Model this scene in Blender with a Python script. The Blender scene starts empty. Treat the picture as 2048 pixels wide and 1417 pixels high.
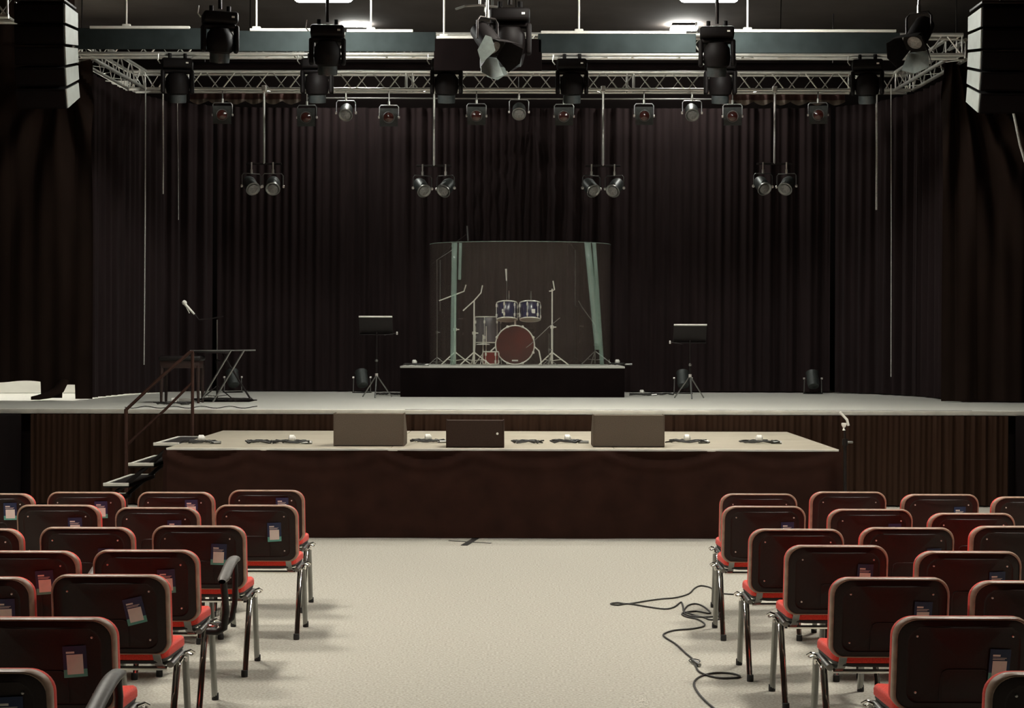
import bpy, bmesh, math, random
from mathutils import Vector, Matrix
random.seed(7)
PI = math.pi
C = bpy.context.scene.collection
SC = bpy.context.scene

# ---------------------------------------------------------------- camera
F = 3300.0; CX, CY = 1024.0, 708.5; HC = 1.78
cam_d = bpy.data.cameras.new('camera'); cam = bpy.data.objects.new('camera', cam_d); C.objects.link(cam)
cam_d.sensor_width = 36.0; cam_d.lens = F * 36.0 / 2048.0; cam_d.clip_start = .05; cam_d.clip_end = 100
CM = Matrix.Rotation(12/F, 3, 'Z') @ Matrix.Rotation(PI/2 - 28.5/F, 3, 'X') @ Matrix.Rotation(.0022, 3, 'Z')
cam.matrix_world = Matrix.Translation((0, 0, HC)) @ CM.to_4x4()
SC.camera = cam

# ---------------------------------------------------------------- world, exposure
w = bpy.data.worlds.new('world'); SC.world = w; w.use_nodes = True
w.node_tree.nodes['Background'].inputs[0].default_value = (.09, .05, .04, 1)
w.node_tree.nodes['Background'].inputs[1].default_value = .3
SC.view_settings.view_transform = 'Standard'; SC.view_settings.look = 'None'
SC.view_settings.gamma = 1.0; SC.view_settings.use_curve_mapping = False
SC.view_settings.exposure = 0.9
SC.cycles.max_bounces = 8; SC.cycles.transparent_max_bounces = 24
SC.cycles.sample_clamp_indirect = 4.0
LAMP_STAGE = 95.0; LAMP_HOUSE = 60.0; LAMP_BACK = 300.0

def W(px, py, D):                       # photograph direction to a point at distance D into the hall
    d = CM @ Vector(((px-CX)/F, (CY-py)/F, -1)); d *= D / d.y
    return Vector((d.x, d.y, d.z + HC))
def X(px, D, py=700): return W(px, py, D).x
def Z(py, D, px=1024): return W(px, py, D).z
def G(px, py, z=0.0):                   # photograph direction to a point at height z
    d = CM @ Vector(((px-CX)/F, (CY-py)/F, -1)); d *= (z-HC) / d.z
    return Vector((d.x, d.y, z))

# ---------------------------------------------------------------- materials
M = {}
def mat(name, col, rough=.6, metal=0., var=.12, scale=30., bump=0., spec=.5, stretch=None, sheen=0., col2=None, emit=0., detail=3.):
    m = bpy.data.materials.new(name); m.use_nodes = True; nt = m.node_tree; N = nt.nodes; L = nt.links
    b = N['Principled BSDF']
    tc = N.new('ShaderNodeTexCoord'); mp = N.new('ShaderNodeMapping'); nz = N.new('ShaderNodeTexNoise')
    L.new(tc.outputs['Object'], mp.inputs[0]); L.new(mp.outputs[0], nz.inputs['Vector'])
    if stretch: mp.inputs['Scale'].default_value = stretch
    nz.inputs['Scale'].default_value = scale; nz.inputs['Detail'].default_value = detail
    cr = N.new('ShaderNodeValToRGB'); cr.color_ramp.elements[0].position = .3; cr.color_ramp.elements[1].position = .7
    c2 = col2 or tuple(min(1, c*(1+var)) for c in col)
    c1 = tuple(c*(1-var) for c in col)
    cr.color_ramp.elements[0].color = (*c1, 1); cr.color_ramp.elements[1].color = (*c2, 1)
    L.new(nz.outputs['Fac'], cr.inputs[0]); L.new(cr.outputs[0], b.inputs['Base Color'])
    b.inputs['Roughness'].default_value = rough; b.inputs['Metallic'].default_value = metal
    b.inputs['Specular IOR Level'].default_value = spec
    if sheen: b.inputs['Sheen Weight'].default_value = sheen
    if emit:
        L.new(cr.outputs[0], b.inputs['Emission Color']); b.inputs['Emission Strength'].default_value = emit
    if bump:
        bp = N.new('ShaderNodeBump'); bp.inputs['Strength'].default_value = bump; bp.inputs['Distance'].default_value = .004
        L.new(nz.outputs['Fac'], bp.inputs['Height']); L.new(bp.outputs[0], b.inputs['Normal'])
    M[name] = m; return m
mat('carpet', (.29, .27, .225), .95, var=.0, scale=75, bump=.5, spec=.1, col2=(.50, .48, .42), detail=6)
mat('stage_floor', (.50, .49, .44), .8, var=.06, scale=60, bump=.15, spec=.25)
mat('deck_floor', (.36, .32, .25), .8, var=.12, scale=4, stretch=(.6, 6, 1), spec=.2, detail=6)
mat('drape', (.0205, .0132, .0134), .95, var=.15, scale=6, spec=.08, stretch=(1, 1, .2), sheen=.02)
mat('mask_drape', (.0165, .0095, .007), .95, var=.15, scale=6, spec=.08, stretch=(1, 1, .3))
mat('skirt_cloth', (.036, .018, .011), .9, var=.08, scale=9, spec=.1, stretch=(3, 3, .15))
mat('deck_cloth', (.024, .0095, .0065), .9, var=.2, scale=5, spec=.1)
mat('border_cloth', (.024, .031, .031), .9, var=.2, scale=5, spec=.1)
mat('black_cloth', (.005, .003, .003), .95, var=.2, scale=5, spec=.05)
mat('ceiling_paint', (.075, .060, .053), .9, var=.15, scale=2)
mat('wall_paint', (.009, .006, .0055), .9, var=.15, scale=2, spec=.1)
mat('white_wall', (.80, .78, .70), .8, var=.04, scale=5)
mat('alu', (.80, .79, .74), .36, .75, var=.06, scale=20)
mat('chrome', (.86, .84, .80), .12, 1., var=.03, scale=20)
mat('satin_metal', (.30, .30, .285), .38, 1., var=.06, scale=25)
mat('dark_metal', (.018, .014, .013), .45, .6, var=.2, scale=25)
mat('black_plastic', (.009, .006, .0055), .5, var=.2, scale=30, spec=.35)
mat('shell_plastic', (.020, .0095, .0075), .45, var=.15, scale=140, bump=.1, spec=.32)
mat('lit_rim_plastic', (.32, .21, .15), .42, var=.2, scale=30, spec=.5)  # paler than the shell: lamp light on the chair back rim, painted in
mat('red_fabric', (.72, .06, .04), .9, var=.18, scale=160, bump=.25, spec=.15, sheen=.15)
mat('under_plastic', (.008, .005, .005), .6, var=.2, scale=40)
mat('arm_pad', (.10, .09, .078), .5, var=.1, scale=60)
mat('bright_chrome', (.90, .87, .78), .28, .12, var=.05, scale=20)
mat('rubber', (.02, .02, .02), .8, var=.2, scale=60)
mat('screw_metal', (.85, .80, .75), .3, .6, var=.05)
mat('sticker_blue', (.012, .032, .10), .45, var=.1, scale=40)
mat('sticker_teal', (.14, .50, .42), .45, var=.05, scale=40)
mat('paper_white', (.93, .90, .84), .6, var=.03, scale=40)
mat('speaker_side', (.55, .60, .56), .5, var=.08, scale=10)
mat('speaker_front', (.0035, .0018, .0018), .8, var=.2, scale=60, spec=.1)
mat('monitor_carpet', (.125, .098, .075), .9, var=.15, scale=140, bump=.3, spec=.1)
mat('monitor_dark', (.040, .024, .018), .85, var=.15, scale=90, bump=.2, spec=.15)
mat('pale_trim', (.70, .68, .60), .6, var=.1, scale=8)
mat('handrail_paint', (.06, .025, .017), .45, .2, var=.15, scale=20)
mat('wood_dark', (.03, .013, .009), .5, var=.3, scale=12, stretch=(1, 1, 6))
mat('drum_blue', (.008, .012, .06), .2, var=.2, scale=20, spec=.8)
mat('drum_red', (.20, .012, .010), .25, var=.2, scale=20, spec=.8)
mat('drum_head_red', (.075, .006, .004), .28, var=.5, scale=3, spec=.6)
mat('drum_head', (.62, .58, .47), .5, var=.08, scale=12)
mat('drum_grey', (.13, .12, .135), .25, var=.25, scale=6, spec=.8, stretch=(4, 4, .5))
mat('lens_red', (.10, .025, .02), .15, var=.3, scale=12, spec=.8)
mat('lens_grey', (.22, .21, .20), .2, var=.3, scale=50, spec=.8)
mat('lamp_body', (.05, .056, .053), .45, .3, var=.2, scale=25)
mat('mover_body', (.005, .0035, .0035), .6, var=.2, scale=25, spec=.15)
mat('mover_barrel', (.04, .046, .046), .35, .2, var=.2, scale=25)
mat('barn_door', (.26, .30, .28), .4, .3, var=.1, scale=25)
mat('valance_red', (.05, .017, .012), .9, var=.25, scale=9)
mat('valance_pale', (.12, .09, .07), .9, var=.2, scale=9)
mat('white_plastic', (.85, .83, .76), .4, var=.04, scale=30)
mat('cable', (.020, .018, .016), .5, var=.1, scale=30)
mat('rope', (.55, .54, .50), .8, var=.2, scale=60)
mat('tape', (.02, .018, .016), .6, var=.1, scale=30)
mat('lamp_glow', (1., 1., .93), .5, var=.0, emit=LAMP_STAGE)
mat('house_glow', (1., .96, .86), .5, var=.0, emit=LAMP_HOUSE)
mat('back_glow', (1., .98, .90), .5, var=.0, emit=LAMP_BACK)
def acrylic(name, tint, haze, hazecol, gloss):
    m = bpy.data.materials.new(name); m.use_nodes = True; nt = m.node_tree; N = nt.nodes; L = nt.links
    N.remove(N['Principled BSDF']); out = N['Material Output']
    tr = N.new('ShaderNodeBsdfTransparent'); tr.inputs[0].default_value = (*tint, 1)
    gl = N.new('ShaderNodeBsdfGlossy'); gl.inputs['Roughness'].default_value = gloss
    df = N.new('ShaderNodeBsdfDiffuse'); fr = N.new('ShaderNodeFresnel'); fr.inputs[0].default_value = 1.49
    nz = N.new('ShaderNodeTexNoise'); nz.inputs['Scale'].default_value = 3.0
    mr = N.new('ShaderNodeMapRange'); mr.inputs['To Min'].default_value = haze*.7; mr.inputs['To Max'].default_value = haze*1.3
    L.new(nz.outputs['Fac'], mr.inputs['Value']); df.inputs[0].default_value = (*hazecol, 1)
    a = N.new('ShaderNodeMixShader'); b = N.new('ShaderNodeMixShader')
    L.new(mr.outputs[0], a.inputs[0]); L.new(tr.outputs[0], a.inputs[1]); L.new(df.outputs[0], a.inputs[2])
    cl = N.new('ShaderNodeMath'); cl.operation = 'MINIMUM'; cl.inputs[1].default_value = .16; L.new(fr.outputs[0], cl.inputs[0]); L.new(cl.outputs[0], b.inputs[0]); L.new(a.outputs[0], b.inputs[1]); L.new(gl.outputs[0], b.inputs[2])
    L.new(b.outputs[0], out.inputs['Surface']); M[name] = m
acrylic('acrylic', (.97, .98, .97), .030, (.7, .55, .47), .03)
acrylic('acrylic_green', (.75, .85, .80), .26, (.55, .68, .60), .2)
acrylic('drum_clear', (.75, .75, .78), .35, (.25, .24, .27), .1)

# ---------------------------------------------------------------- mesh helpers
class MB:
    def __init__(s): s.v = []; s.f = []; s.mi = []; s.cur = 0
    def add(s, vs, fs):
        o = len(s.v); s.v += [tuple(p) for p in vs]
        for f in fs: s.f.append([i+o for i in f]); s.mi.append(s.cur)
        return s
    def box(s, c, size, rot=None, bev=0.):
        c = Vector(c); hx, hy, hz = [a/2 for a in size]
        if bev <= 0:
            P = [Vector((x, y, z)) for x in (-hx, hx) for y in (-hy, hy) for z in (-hz, hz)]
            Fs = [(0, 1, 3, 2), (4, 6, 7, 5), (0, 4, 5, 1), (2, 3, 7, 6), (0, 2, 6, 4), (1, 5, 7, 3)]
        else:
            bm = bmesh.new(); bmesh.ops.create_cube(bm, size=1)
            for v in bm.verts: v.co = Vector((v.co.x*2*hx, v.co.y*2*hy, v.co.z*2*hz))
            bmesh.ops.bevel(bm, geom=bm.edges[:], offset=min(bev, hx*.95, hy*.95, hz*.95), segments=3, affect='EDGES', profile=.5)
            bm.verts.index_update(); P = [v.co.copy() for v in bm.verts]; Fs = [[v.index for v in f.verts] for f in bm.faces]; bm.free()
        if rot is not None: P = [rot @ p for p in P]
        return s.add([p + c for p in P], Fs)
    def tube(s, pts, r, n=8, closed=False, rx=None, cap=True):
        pts = [Vector(p) for p in pts]; k = len(pts)
        rs = r if isinstance(r, (list, tuple)) else [r]*k
        vs = []; up = None
        for i, p in enumerate(pts):
            a = pts[(i-1) % k] if (closed or i) else p; b = pts[(i+1) % k] if (closed or i < k-1) else p
            t = (b-a)
            t = t.normalized() if t.length > 1e-9 else Vector((0, 0, 1))
            if up is None: up = Vector((0, 0, 1)) if abs(t.z) < .9 else Vector((0, 1, 0))
            u = t.cross(up); u = u.normalized() if u.length > 1e-6 else t.orthogonal().normalized()
            v = u.cross(t).normalized(); up = v
            for j in range(n):
                a_ = 2*PI*j/n; vs.append(p + u*math.cos(a_)*rs[i] + v*math.sin(a_)*rs[i]*(rx or 1))
        fs = []
        for i in range(k if closed else k-1):
            for j in range(n):
                a = i*n+j; b = i*n+(j+1) % n; c = ((i+1) % k)*n+(j+1) % n; d = ((i+1) % k)*n+j
                fs.append((a, b, c, d))
        if not closed and cap: fs.append(tuple(range(n-1, -1, -1))); fs.append(tuple((k-1)*n+j for j in range(n)))
        return s.add(vs, fs)
    def lathe(s, prof, c=(0, 0, 0), rot=None, n=24):
        c = Vector(c); vs = []
        for r, z in prof:
            for j in range(n):
                p = Vector((max(r, 1e-4)*math.cos(2*PI*j/n), max(r, 1e-4)*math.sin(2*PI*j/n), z))
                vs.append((rot @ p if rot is not None else p) + c)
        fs = []
        for i in range(len(prof)-1):
            for j in range(n): fs.append((i*n+j, i*n+(j+1) % n, (i+1)*n+(j+1) % n, (i+1)*n+j))
        fs.append(tuple(range(n-1, -1, -1))); fs.append(tuple((len(prof)-1)*n+j for j in range(n)))
        return s.add(vs, fs)
    def prism(s, poly, x0, x1):           # poly in (y, z), swept along x
        k = len(poly); vs = [(x0, y, z) for y, z in poly] + [(x1, y, z) for y, z in poly]
        fs = [tuple(range(k)), tuple(range(2*k-1, k-1, -1))] + [(i, i+k, (i+1) % k+k, (i+1) % k) for i in range(k)]
        return s.add(vs, fs)
    def grid(s, fn, nu, nv):
        vs = [fn(i/nu, j/nv) for j in range(nv+1) for i in range(nu+1)]
        fs = [(j*(nu+1)+i, j*(nu+1)+i+1, (j+1)*(nu+1)+i+1, (j+1)*(nu+1)+i) for j in range(nv) for i in range(nu)]
        return s.add(vs, fs)
    def build(s, name, m, parent=None, smooth=True, loc=None, solid=0.):
        me = bpy.data.meshes.new(name); me.from_pydata(s.v, [], s.f)
        ms = m if isinstance(m, (list, tuple)) else [m]
        for x in ms: me.materials.append(M[x])
        if len(ms) > 1:
            for p, i in zip(me.polygons, s.mi): p.material_index = i
        bm = bmesh.new(); bm.from_mesh(me); bmesh.ops.recalc_face_normals(bm, faces=bm.faces[:]); bm.to_mesh(me); bm.free()
        if smooth:
            me.polygons.foreach_set('use_smooth', [True]*len(me.polygons))
            try: me.set_sharp_from_angle(angle=math.radians(38))
            except Exception: pass
        o = bpy.data.objects.new(name, me); C.objects.link(o)
        if loc is not None: o.location = loc
        if parent is not None: o.parent = parent
        if solid:
            md = o.modifiers.new('solidify', 'SOLIDIFY'); md.thickness = solid
        return o
def tag(o, label, cat, group=None, kind=None):
    if label: o['label'] = label
    if cat: o['category'] = cat
    if group: o['group'] = group
    if kind: o['kind'] = kind
    return o
def thing(name, label, cat, loc=(0, 0, 0), rz=0., group=None):
    o = bpy.data.objects.new(name, None); C.objects.link(o); o.location = loc; o.rotation_euler = (0, 0, rz)
    o.empty_display_size = .1
    return tag(o, label, cat, group)
def copy_tree(o, parent=None):
    c = o.copy(); C.objects.link(c)
    if parent is not None: c.parent = parent
    for ch in list(o.children): copy_tree(ch, c)
    return c
def drop_tree(o):
    for ch in list(o.children): drop_tree(ch)
    bpy.data.objects.remove(o)
def place(proto, used, label, loc, rz=0., group=None, rot=None, scale=None):
    o = proto if not used.get(proto.name_full) else copy_tree(proto)
    used[proto.name_full] = True
    o.location = loc; o.rotation_euler = rot if rot is not None else (0, 0, rz)
    if scale: o.scale = (scale,)*3
    o['label'] = label
    if group: o['group'] = group
    return o
used = {}
def struct(o, label=None):
    o['kind'] = 'structure'
    if label: o['label'] = label
    return o
def RX(a): return Matrix.Rotation(a, 3, 'X')
def RY(a): return Matrix.Rotation(a, 3, 'Y')
def RZ(a): return Matrix.Rotation(a, 3, 'Z')

# ---------------------------------------------------------------- hall shell
HS = 1.02                 # stage height
DF, DBK = 17.70, 25.4     # stage front, hall back wall
CZ = 6.25
struct(MB().box((0, 9.5, -.05), (22, 33, .1)).build('floor', 'carpet', smooth=False), 'pale flecked grey carpet of the hall')
struct(MB().box((0, 9.5, CZ+.05), (22, 33, .1)).build('ceiling', 'ceiling_paint', smooth=False), 'dark painted ceiling above the stage')
struct(MB().box((0, DBK+.05, 3.1), (22, .1, 6.3)).build('wall_back', 'wall_paint', smooth=False), 'dark wall behind the stage curtains')
struct(MB().box((-11.05, 9.5, 3.1), (.1, 33, 6.3)).build('wall_left', 'wall_paint', smooth=False))
struct(MB().box((11.05, 9.5, 3.1), (.1, 33, 6.3)).build('wall_right', 'wall_paint', smooth=False))
struct(MB().box((0, -7.05, 3.1), (22, .1, 6.3)).build('wall_front', 'wall_paint', smooth=False))

# main stage
st = MB().box((0, (DF+25.3)/2, HS-.02), (15.0, 25.3-DF, .04)).build('stage_floor', 'stage_floor', smooth=False)
tag(st, 'pale grey floor of the main stage running under the curtains', None, kind='structure')
MB().box((0, (DF+25.3)/2+.1, (HS-.04)/2), (14.9, 25.3-DF-.3, HS-.045)).build('stage_base', 'wall_paint', st, smooth=False)
t = MB().box((0, DF-.012, HS-.018), (15.0, .024, .05), bev=.005).build('trim_1', 'pale_trim'); struct(t, 'pale worn edging strip along the main stage front')

# pleated cloth
def cloth(path, z0, z1, amp, wl, nseg, nv=10, seed=0, hem=None, top=None, fan=None, flare=.0):
    rnd = random.Random(seed); ph = [rnd.uniform(0, 6.28) for _ in range(8)]
    pts = [Vector((p[0], p[1])) for p in path]; L = [0]
    for i in range(1, len(pts)): L.append(L[-1] + (pts[i]-pts[i-1]).length)
    def at(s):
        for i in range(1, len(pts)):
            if s <= L[i] + 1e-9:
                t = (s-L[i-1])/(L[i]-L[i-1]); d = (pts[i]-pts[i-1]).normalized()
                return pts[i-1].lerp(pts[i], t), Vector((-d.y, d.x))
        return pts[-1], Vector((0, 1))
    m = MB()
    def fn(u, v):
        s = u*L[-1]; p, n = at(s); q = 2*PI*s/wl
        zt = z1 if top is None else top(s); zb = z0 if hem is None else hem(s)
        z = zt + (zb-zt)*v
        warp = 1.2*math.sin(q*.13+ph[0]) + .8*math.sin(q*.31+ph[1]) + .25*math.sin(v*2.4+q*.21+ph[2])
        k = math.sin(q+warp); k = math.copysign(abs(k)**.7, k)
        o = amp*(.65+.45*math.sin(q*.09+ph[3]))*(.55+.45*v+.1)*k + amp*.35*math.sin(q*2.3+ph[4]+v)
        o += amp*.5*flare*math.sin(q*.27+ph[5])*v
        if fan:
            for fs, fz, fa, fk in fan:
                th = math.atan2(s-fs, max(.25, fz-z)); r = math.hypot(s-fs, fz-z)
                o += fa*math.sin(th*fk)*math.exp(-(r/2.4)**2)*min(1, r/.5)*math.exp(-(th/.8)**2)
        return (p.x+n.x*o, p.y+n.y*o, z)
    return m.grid(fn, nseg, nv)
# stage front skirt
s1 = cloth([(-5.22, DF-.05), (5.24, DF-.05)], .015, HS-.045, .017, .135, 900, 8, 3, flare=1.6)
tag(s1.build('stage_skirt', 'skirt_cloth'), 'pleated dark brown skirt curtain hanging along the main stage front', 'skirt')

# front deck: three by two modules under one cloth
DX0, DX1, DY0, DY1, DZ = X(333, 14.8), X(1678, 14.8), 14.8, 17.62, .803
dk = thing('stage_deck', 'low timber topped platform standing in front of the main stage', 'platform', ((DX0+DX1)/2, DY0, 0))
dm = MB(); wx = (DX1-DX0)
for i in range(3):
    for j in range(2):
        dm.box((-wx/2+wx*(i+.5)/3, (DY1-DY0)*(j+.5)/2, DZ-.02), (wx/3-.006, (DY1-DY0)/2-.006, .04), bev=.004)
dm.build('deck_top', 'deck_floor', dk)
MB().box((0, -.004, DZ-.012), (wx, .018, .022), bev=.003).build('pale_edge', 'pale_trim', dk)
fr = MB()
for i in range(4):
    for j in range(3): fr.box((-wx/2+.06+(wx-.12)*i/3, .08+(DY1-DY0-.16)*j/2, (DZ-.04)/2), (.05, .05, DZ-.04))
fr.build('support_legs', 'dark_metal', dk, smooth=False)
def deckcloth():
    m = MB(); path = [(DX0-.01, DY1), (DX0-.01, DY0-.02), (DX1+.01, DY0-.02), (DX1+.01, DY1)]
    swags = [(random.uniform(0, wx), random.uniform(.5, .9), random.uniform(.08, .2)) for _ in range(9)]
    pins = [0, .75, 1.95, 2.75, 3.9, 5.0, 6.05]
    def fn(u, v):
        tot = 2*(DY1-DY0)+wx; s = u*tot; a = DY1-DY0
        if s < a: x, y, nx, ny, q = DX0-.01, DY1-s, -1, 0, s
        elif s < a+wx: x, y, nx, ny, q = DX0-.01+(s-a)/wx*(wx+.02), DY0-.02, 0, -1, s-a
        else: x, y, nx, ny, q = DX1+.01, DY0-.02+(s-a-wx), 1, 0, s-a-wx
        h = v*DZ; o = 0
        for i in range(6):
            if pins[i] <= q <= pins[i+1]:
                t = (q-pins[i])/(pins[i+1]-pins[i]); sag = 4*t*(1-t)
                o += .030*math.sin((h - .12*sag)*42)*math.exp(-(h/.17)**2)*(.4+.6*sag)*(1 if i % 2 == 0 else .6)
        o += .006*math.sin(q*5.1+1.5*h) + .004*math.sin(q*11+3*h+1) + .01*v*math.sin(q*2.3)+.012*v
        return (x+nx*(o+.012), y+ny*(o+.012), DZ-.018-(DZ-.024)*v)
    return m.grid(fn, 460, 30)
tag(deckcloth().build('deck_skirt', 'deck_cloth'), 'plain dark brown cloth pinned around the low platform', 'skirt')

# curtains
ZT = 5.14
def drape(name, label, path, z0, z1, amp, wl, n, seed, m='drape', nv=48, **k):
    return tag(cloth(path, z0, z1, amp, wl, n, nv, seed, **k).build(name, m), label, 'curtain')
DB = 23.95
drape('backdrop_curtain', 'wide pleated black backdrop curtain behind the drum kit', [(-4.35, DB-.12), (-3.6, DB), (0, DB), (3.7, DB), (4.5, DB-.12)], HS+.015, ZT, .035, .27, 900, 11, fan=[(4.55, 5.2, .014, 46)])
drape('side_curtain', 'pleated black side curtain at the left, beside the long pale cord', [(-5.48, 20.45), (-5.42, 20.75), (-5.30, 22.3), (-4.95, 23.3), (-4.38, 23.78)], HS+.015, ZT, .04, .30, 420, 12)
drape('side_curtain', 'pleated black side curtain at the right, beside the long pale cord', [(4.55, 23.78), (5.05, 23.3), (5.42, 22.3), (5.50, 20.75), (5.52, 20.5)], HS+.015, ZT, .05, .30, 420, 13, fan=None)
LM0 = X(-90, 20.3)
def hemL(s):
    x = LM0+s; c = X(102, 20.3); a = X(150, 20.3)
    z = Z(766, 20.3) + .012*math.sin(s*9)
    if x > c-.13 and x < c+.14: z = HS+.03
    elif x > a: z = HS+.02
    elif x > c+.14: z = Z(772, 20.3)
    return z
drape('masking_curtain', 'black masking curtain at far left, its hem lifted over a bright gap', [(LM0, 20.3), (X(184, 20.3), 20.32)], HS, 6.1, .03, .55, 260, 21, 'mask_drape', 90,
      hem=hemL, top=lambda s: 6.1 if LM0+s < X(148, 20.3) else Z(114, 20.3), fan=[(1.35, 5.3, .10, 16)])
drape('masking_curtain', 'black masking curtain at far right with folds fanning from its top corner', [(X(1883, 20.4), 20.4), (X(2130, 20.3), 20.25)], HS+.012, 5.36, .03, .5, 220, 22, 'mask_drape', 90,
      fan=[(.12, 5.55, .13, 30)])
# cloth tail pooling on stage
pt = MB().tube([W(128, 762, 20.3), W(118, 780, 20.2), W(100, 790, 20.1), W(78, 795, 20.05), W(62, 797, 20.03)], [.07, .08, .07, .05, .03], 10, rx=.5)
tag(pt.build('curtain_tail', 'mask_drape'), 'bunched black cloth trailing onto the stage at far left', 'cloth')
struct(MB().box((-7.1, 23.0, 3.2), (3.3, .08, 4.35)).build('wall_side', 'white_wall', smooth=False), 'white wall showing under the lifted curtain')
bl = thing('backstage_lamp', 'backstage work lamp behind the far left curtain', 'lamp', (-6.6, 21.7, 4.6))
MB().box((0, 0, .06), (.5, .3, .08), bev=.01).build('housing', 'dark_metal', bl); MB().box((0, 0, 0), (.44, .24, .03)).build('diffuser', 'back_glow', bl)
MB().tube([(0, 0, .1), (0, 0, CZ-4.6)], .01).build('drop_rod', 'dark_metal', bl)

# ---------------------------------------------------------------- trusses
def truss(name, label, p0, p1, w=.24, cr=.024, bay=.225, side=1, group='aluminium box trusses above the stage'):
    p0 = Vector(p0); p1 = Vector(p1); L = (p1-p0).length; d = (p1-p0).normalized()
    t = thing(name, label, 'truss', p0, math.atan2(d.y, d.x), group)
    for y in (-w/2, w/2):
        for z in (0, w): MB().tube([(0, y, z), (L, y, z)], cr, 10).build('chord', 'alu', t)
    b = MB(); n = max(1, round(L/bay/2)*2); s = L/n; r = .0085
    for i in range(n):
        a, c = i*s, (i+1)*s
        for y in (-w/2, w/2):
            r = .010 if y*side < 0 else .005
            if (i + (y > 0)) % 2 == 0: b.tube([(a+.02, y, 0), (c-.02, y, w)], r, 6)
            else: b.tube([(a+.02, y, w), (c-.02, y, 0)], r, 6)
        for z in (0,):
            if i % 4 == 0: b.tube([(a+.02, -w/2, z), (c-.02, w/2, z)], r, 6)
            elif i % 4 == 2: b.tube([(a+.02, w/2, z), (c-.02, -w/2, z)], r, 6)
    b.build('lacing', 'alu', t)
    seg = max(1, round(L/2.6))
    for k in range(seg+1):
        for dx in ((-.045, .045) if 0 < k < seg else ((0.012,) if k == 0 else (-.012,))):
            x = L*k/seg+dx; e = MB()
            for y in (-w/2, w/2): e.tube([(x, y, 0), (x, y, w)], .011, 8)
            for z in (0, w): e.tube([(x, -w/2, z), (x, w/2, z)], .011, 8)
            e.build('end_frame', 'alu', t)
    return t
TZ = 5.19; TN, TF = 19.85, 22.62; TX = 5.3
truss('box_truss', 'silver box truss nearer the hall, half hidden behind black cloth panels', (-TX, TN, TZ), (TX, TN, TZ))
truss('box_truss', 'silver box truss at the back, its zigzag lacing fully visible', (X(378, TF), TF, TZ), (X(1700, TF), TF, TZ))
truss('box_truss', 'dim silver truss stub at the back left corner', (X(262, TF), TF, TZ), (X(372, TF), TF, TZ))
truss('box_truss', 'dim silver truss stub at the back right corner', (X(1706, TF), TF, TZ), (X(1815, TF), TF, TZ))
truss('box_truss', 'silver side truss running back along the left curtain', (-TX, TN+.2, TZ), (-TX+.1, TF-.15, TZ))
truss('box_truss', 'silver side truss running back along the right curtain', (TX, TN+.2, TZ), (TX-.06, TF-.15, TZ))
truss('box_truss', 'short silver truss end in the top left corner of the picture', (-7.2, 15.9, 4.86), (X(26, 15.9), 15.9, 4.86), w=.26)
# hanging chains for the trusses
for nm, xx, yy in (('left end of the near truss', -5.25, TN), ('right end of the near truss', 5.25, TN), ('left end of the rear truss', -4.3, TF), ('right end of the rear truss', 4.3, TF)):
    tag(MB().tube([(xx, yy, TZ+.26), (xx, yy, CZ)], .008, 6).build('hoist_chain', 'dark_metal'), 'dark hoist chain holding the %s' % nm, 'chain', 'truss hoist chains')

# suspended bars with black panels
bars = [(180, 380, 55, 253, 'leftmost of the bars above the stage'), (500, 626, 60, 513, 'left of the left floodlight'), (694, 826, 62, 742, 'right of the left floodlight'),
        (873, 966, 75, 888, 'lowest bar, near the middle'), (1082, 1372, 65, 1158, 'left of the right floodlight'), (1460, 1792, 62, 1495, 'right of the right floodlight')]
for a, b_, y, rx, lab in bars:
    D = 18.9; p = W(a, y, D); q = W(b_, y, D)
    t = thing('hanging_bar', 'white hung bar, ' + lab, 'bar', p, 0, 'white bars hung above the stage')
    L = q.x-p.x
    MB().box((L/2, 0, 0), (L, .05, .032), bev=.006).build('bar', 'white_plastic', t)
    rr = X(rx, D, 40)-p.x
    MB().tube([(rr, 0, .01), (rr, 0, CZ-p.z)], .011, 8).build('drop_rod', 'white_plastic', t)
    MB().box((rr, 0, .025), (.10, .05, .03), bev=.012).build('clamp', 'white_plastic', t)
borders = [(150, 420, 58, 100, 'leftmost'), (470, 622, 62, 104, 'left of the left floodlight'), (690, 872, 64, 104, 'right of the left floodlight'), (868, 1084, 76, 142, 'lowest, in the middle'),
           (1076, 1392, 67, 106, 'left of the right floodlight'), (1456, 1800, 64, 106, 'right of the right floodlight')]
for k, (a, b_, y0, y1, lab) in enumerate(borders):
    D = 18.9
    xa, xb = X(a, D, y0), X(b_, D, y0); za, zb = Z(bars[k][2], D)-.014, Z(y1, D)
    m = 'border_cloth' if k != 3 else 'black_cloth'
    o = MB().box(((xa+xb)/2, D, (za+zb)/2), (xb-xa, .025, za-zb), bev=.01)
    tag(o.build('border_panel', m), 'dark cloth panel under a hung bar, ' + lab, 'panel', 'dark panels above the stage')
# middle baffles from panel to ceiling
# dark batten between trusses
bt = MB().tube([W(385, 132, 21.2), W(1700, 134, 21.2)], .05, 10)
for px in (500, 1030, 1560): bt.tube([W(px, 132, 21.2), Vector((X(px, 21.2), 21.2, CZ))], .006, 6)
tag(bt.build('batten', 'black_cloth'), 'long black roll hung between the two trusses', 'batten')

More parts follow.
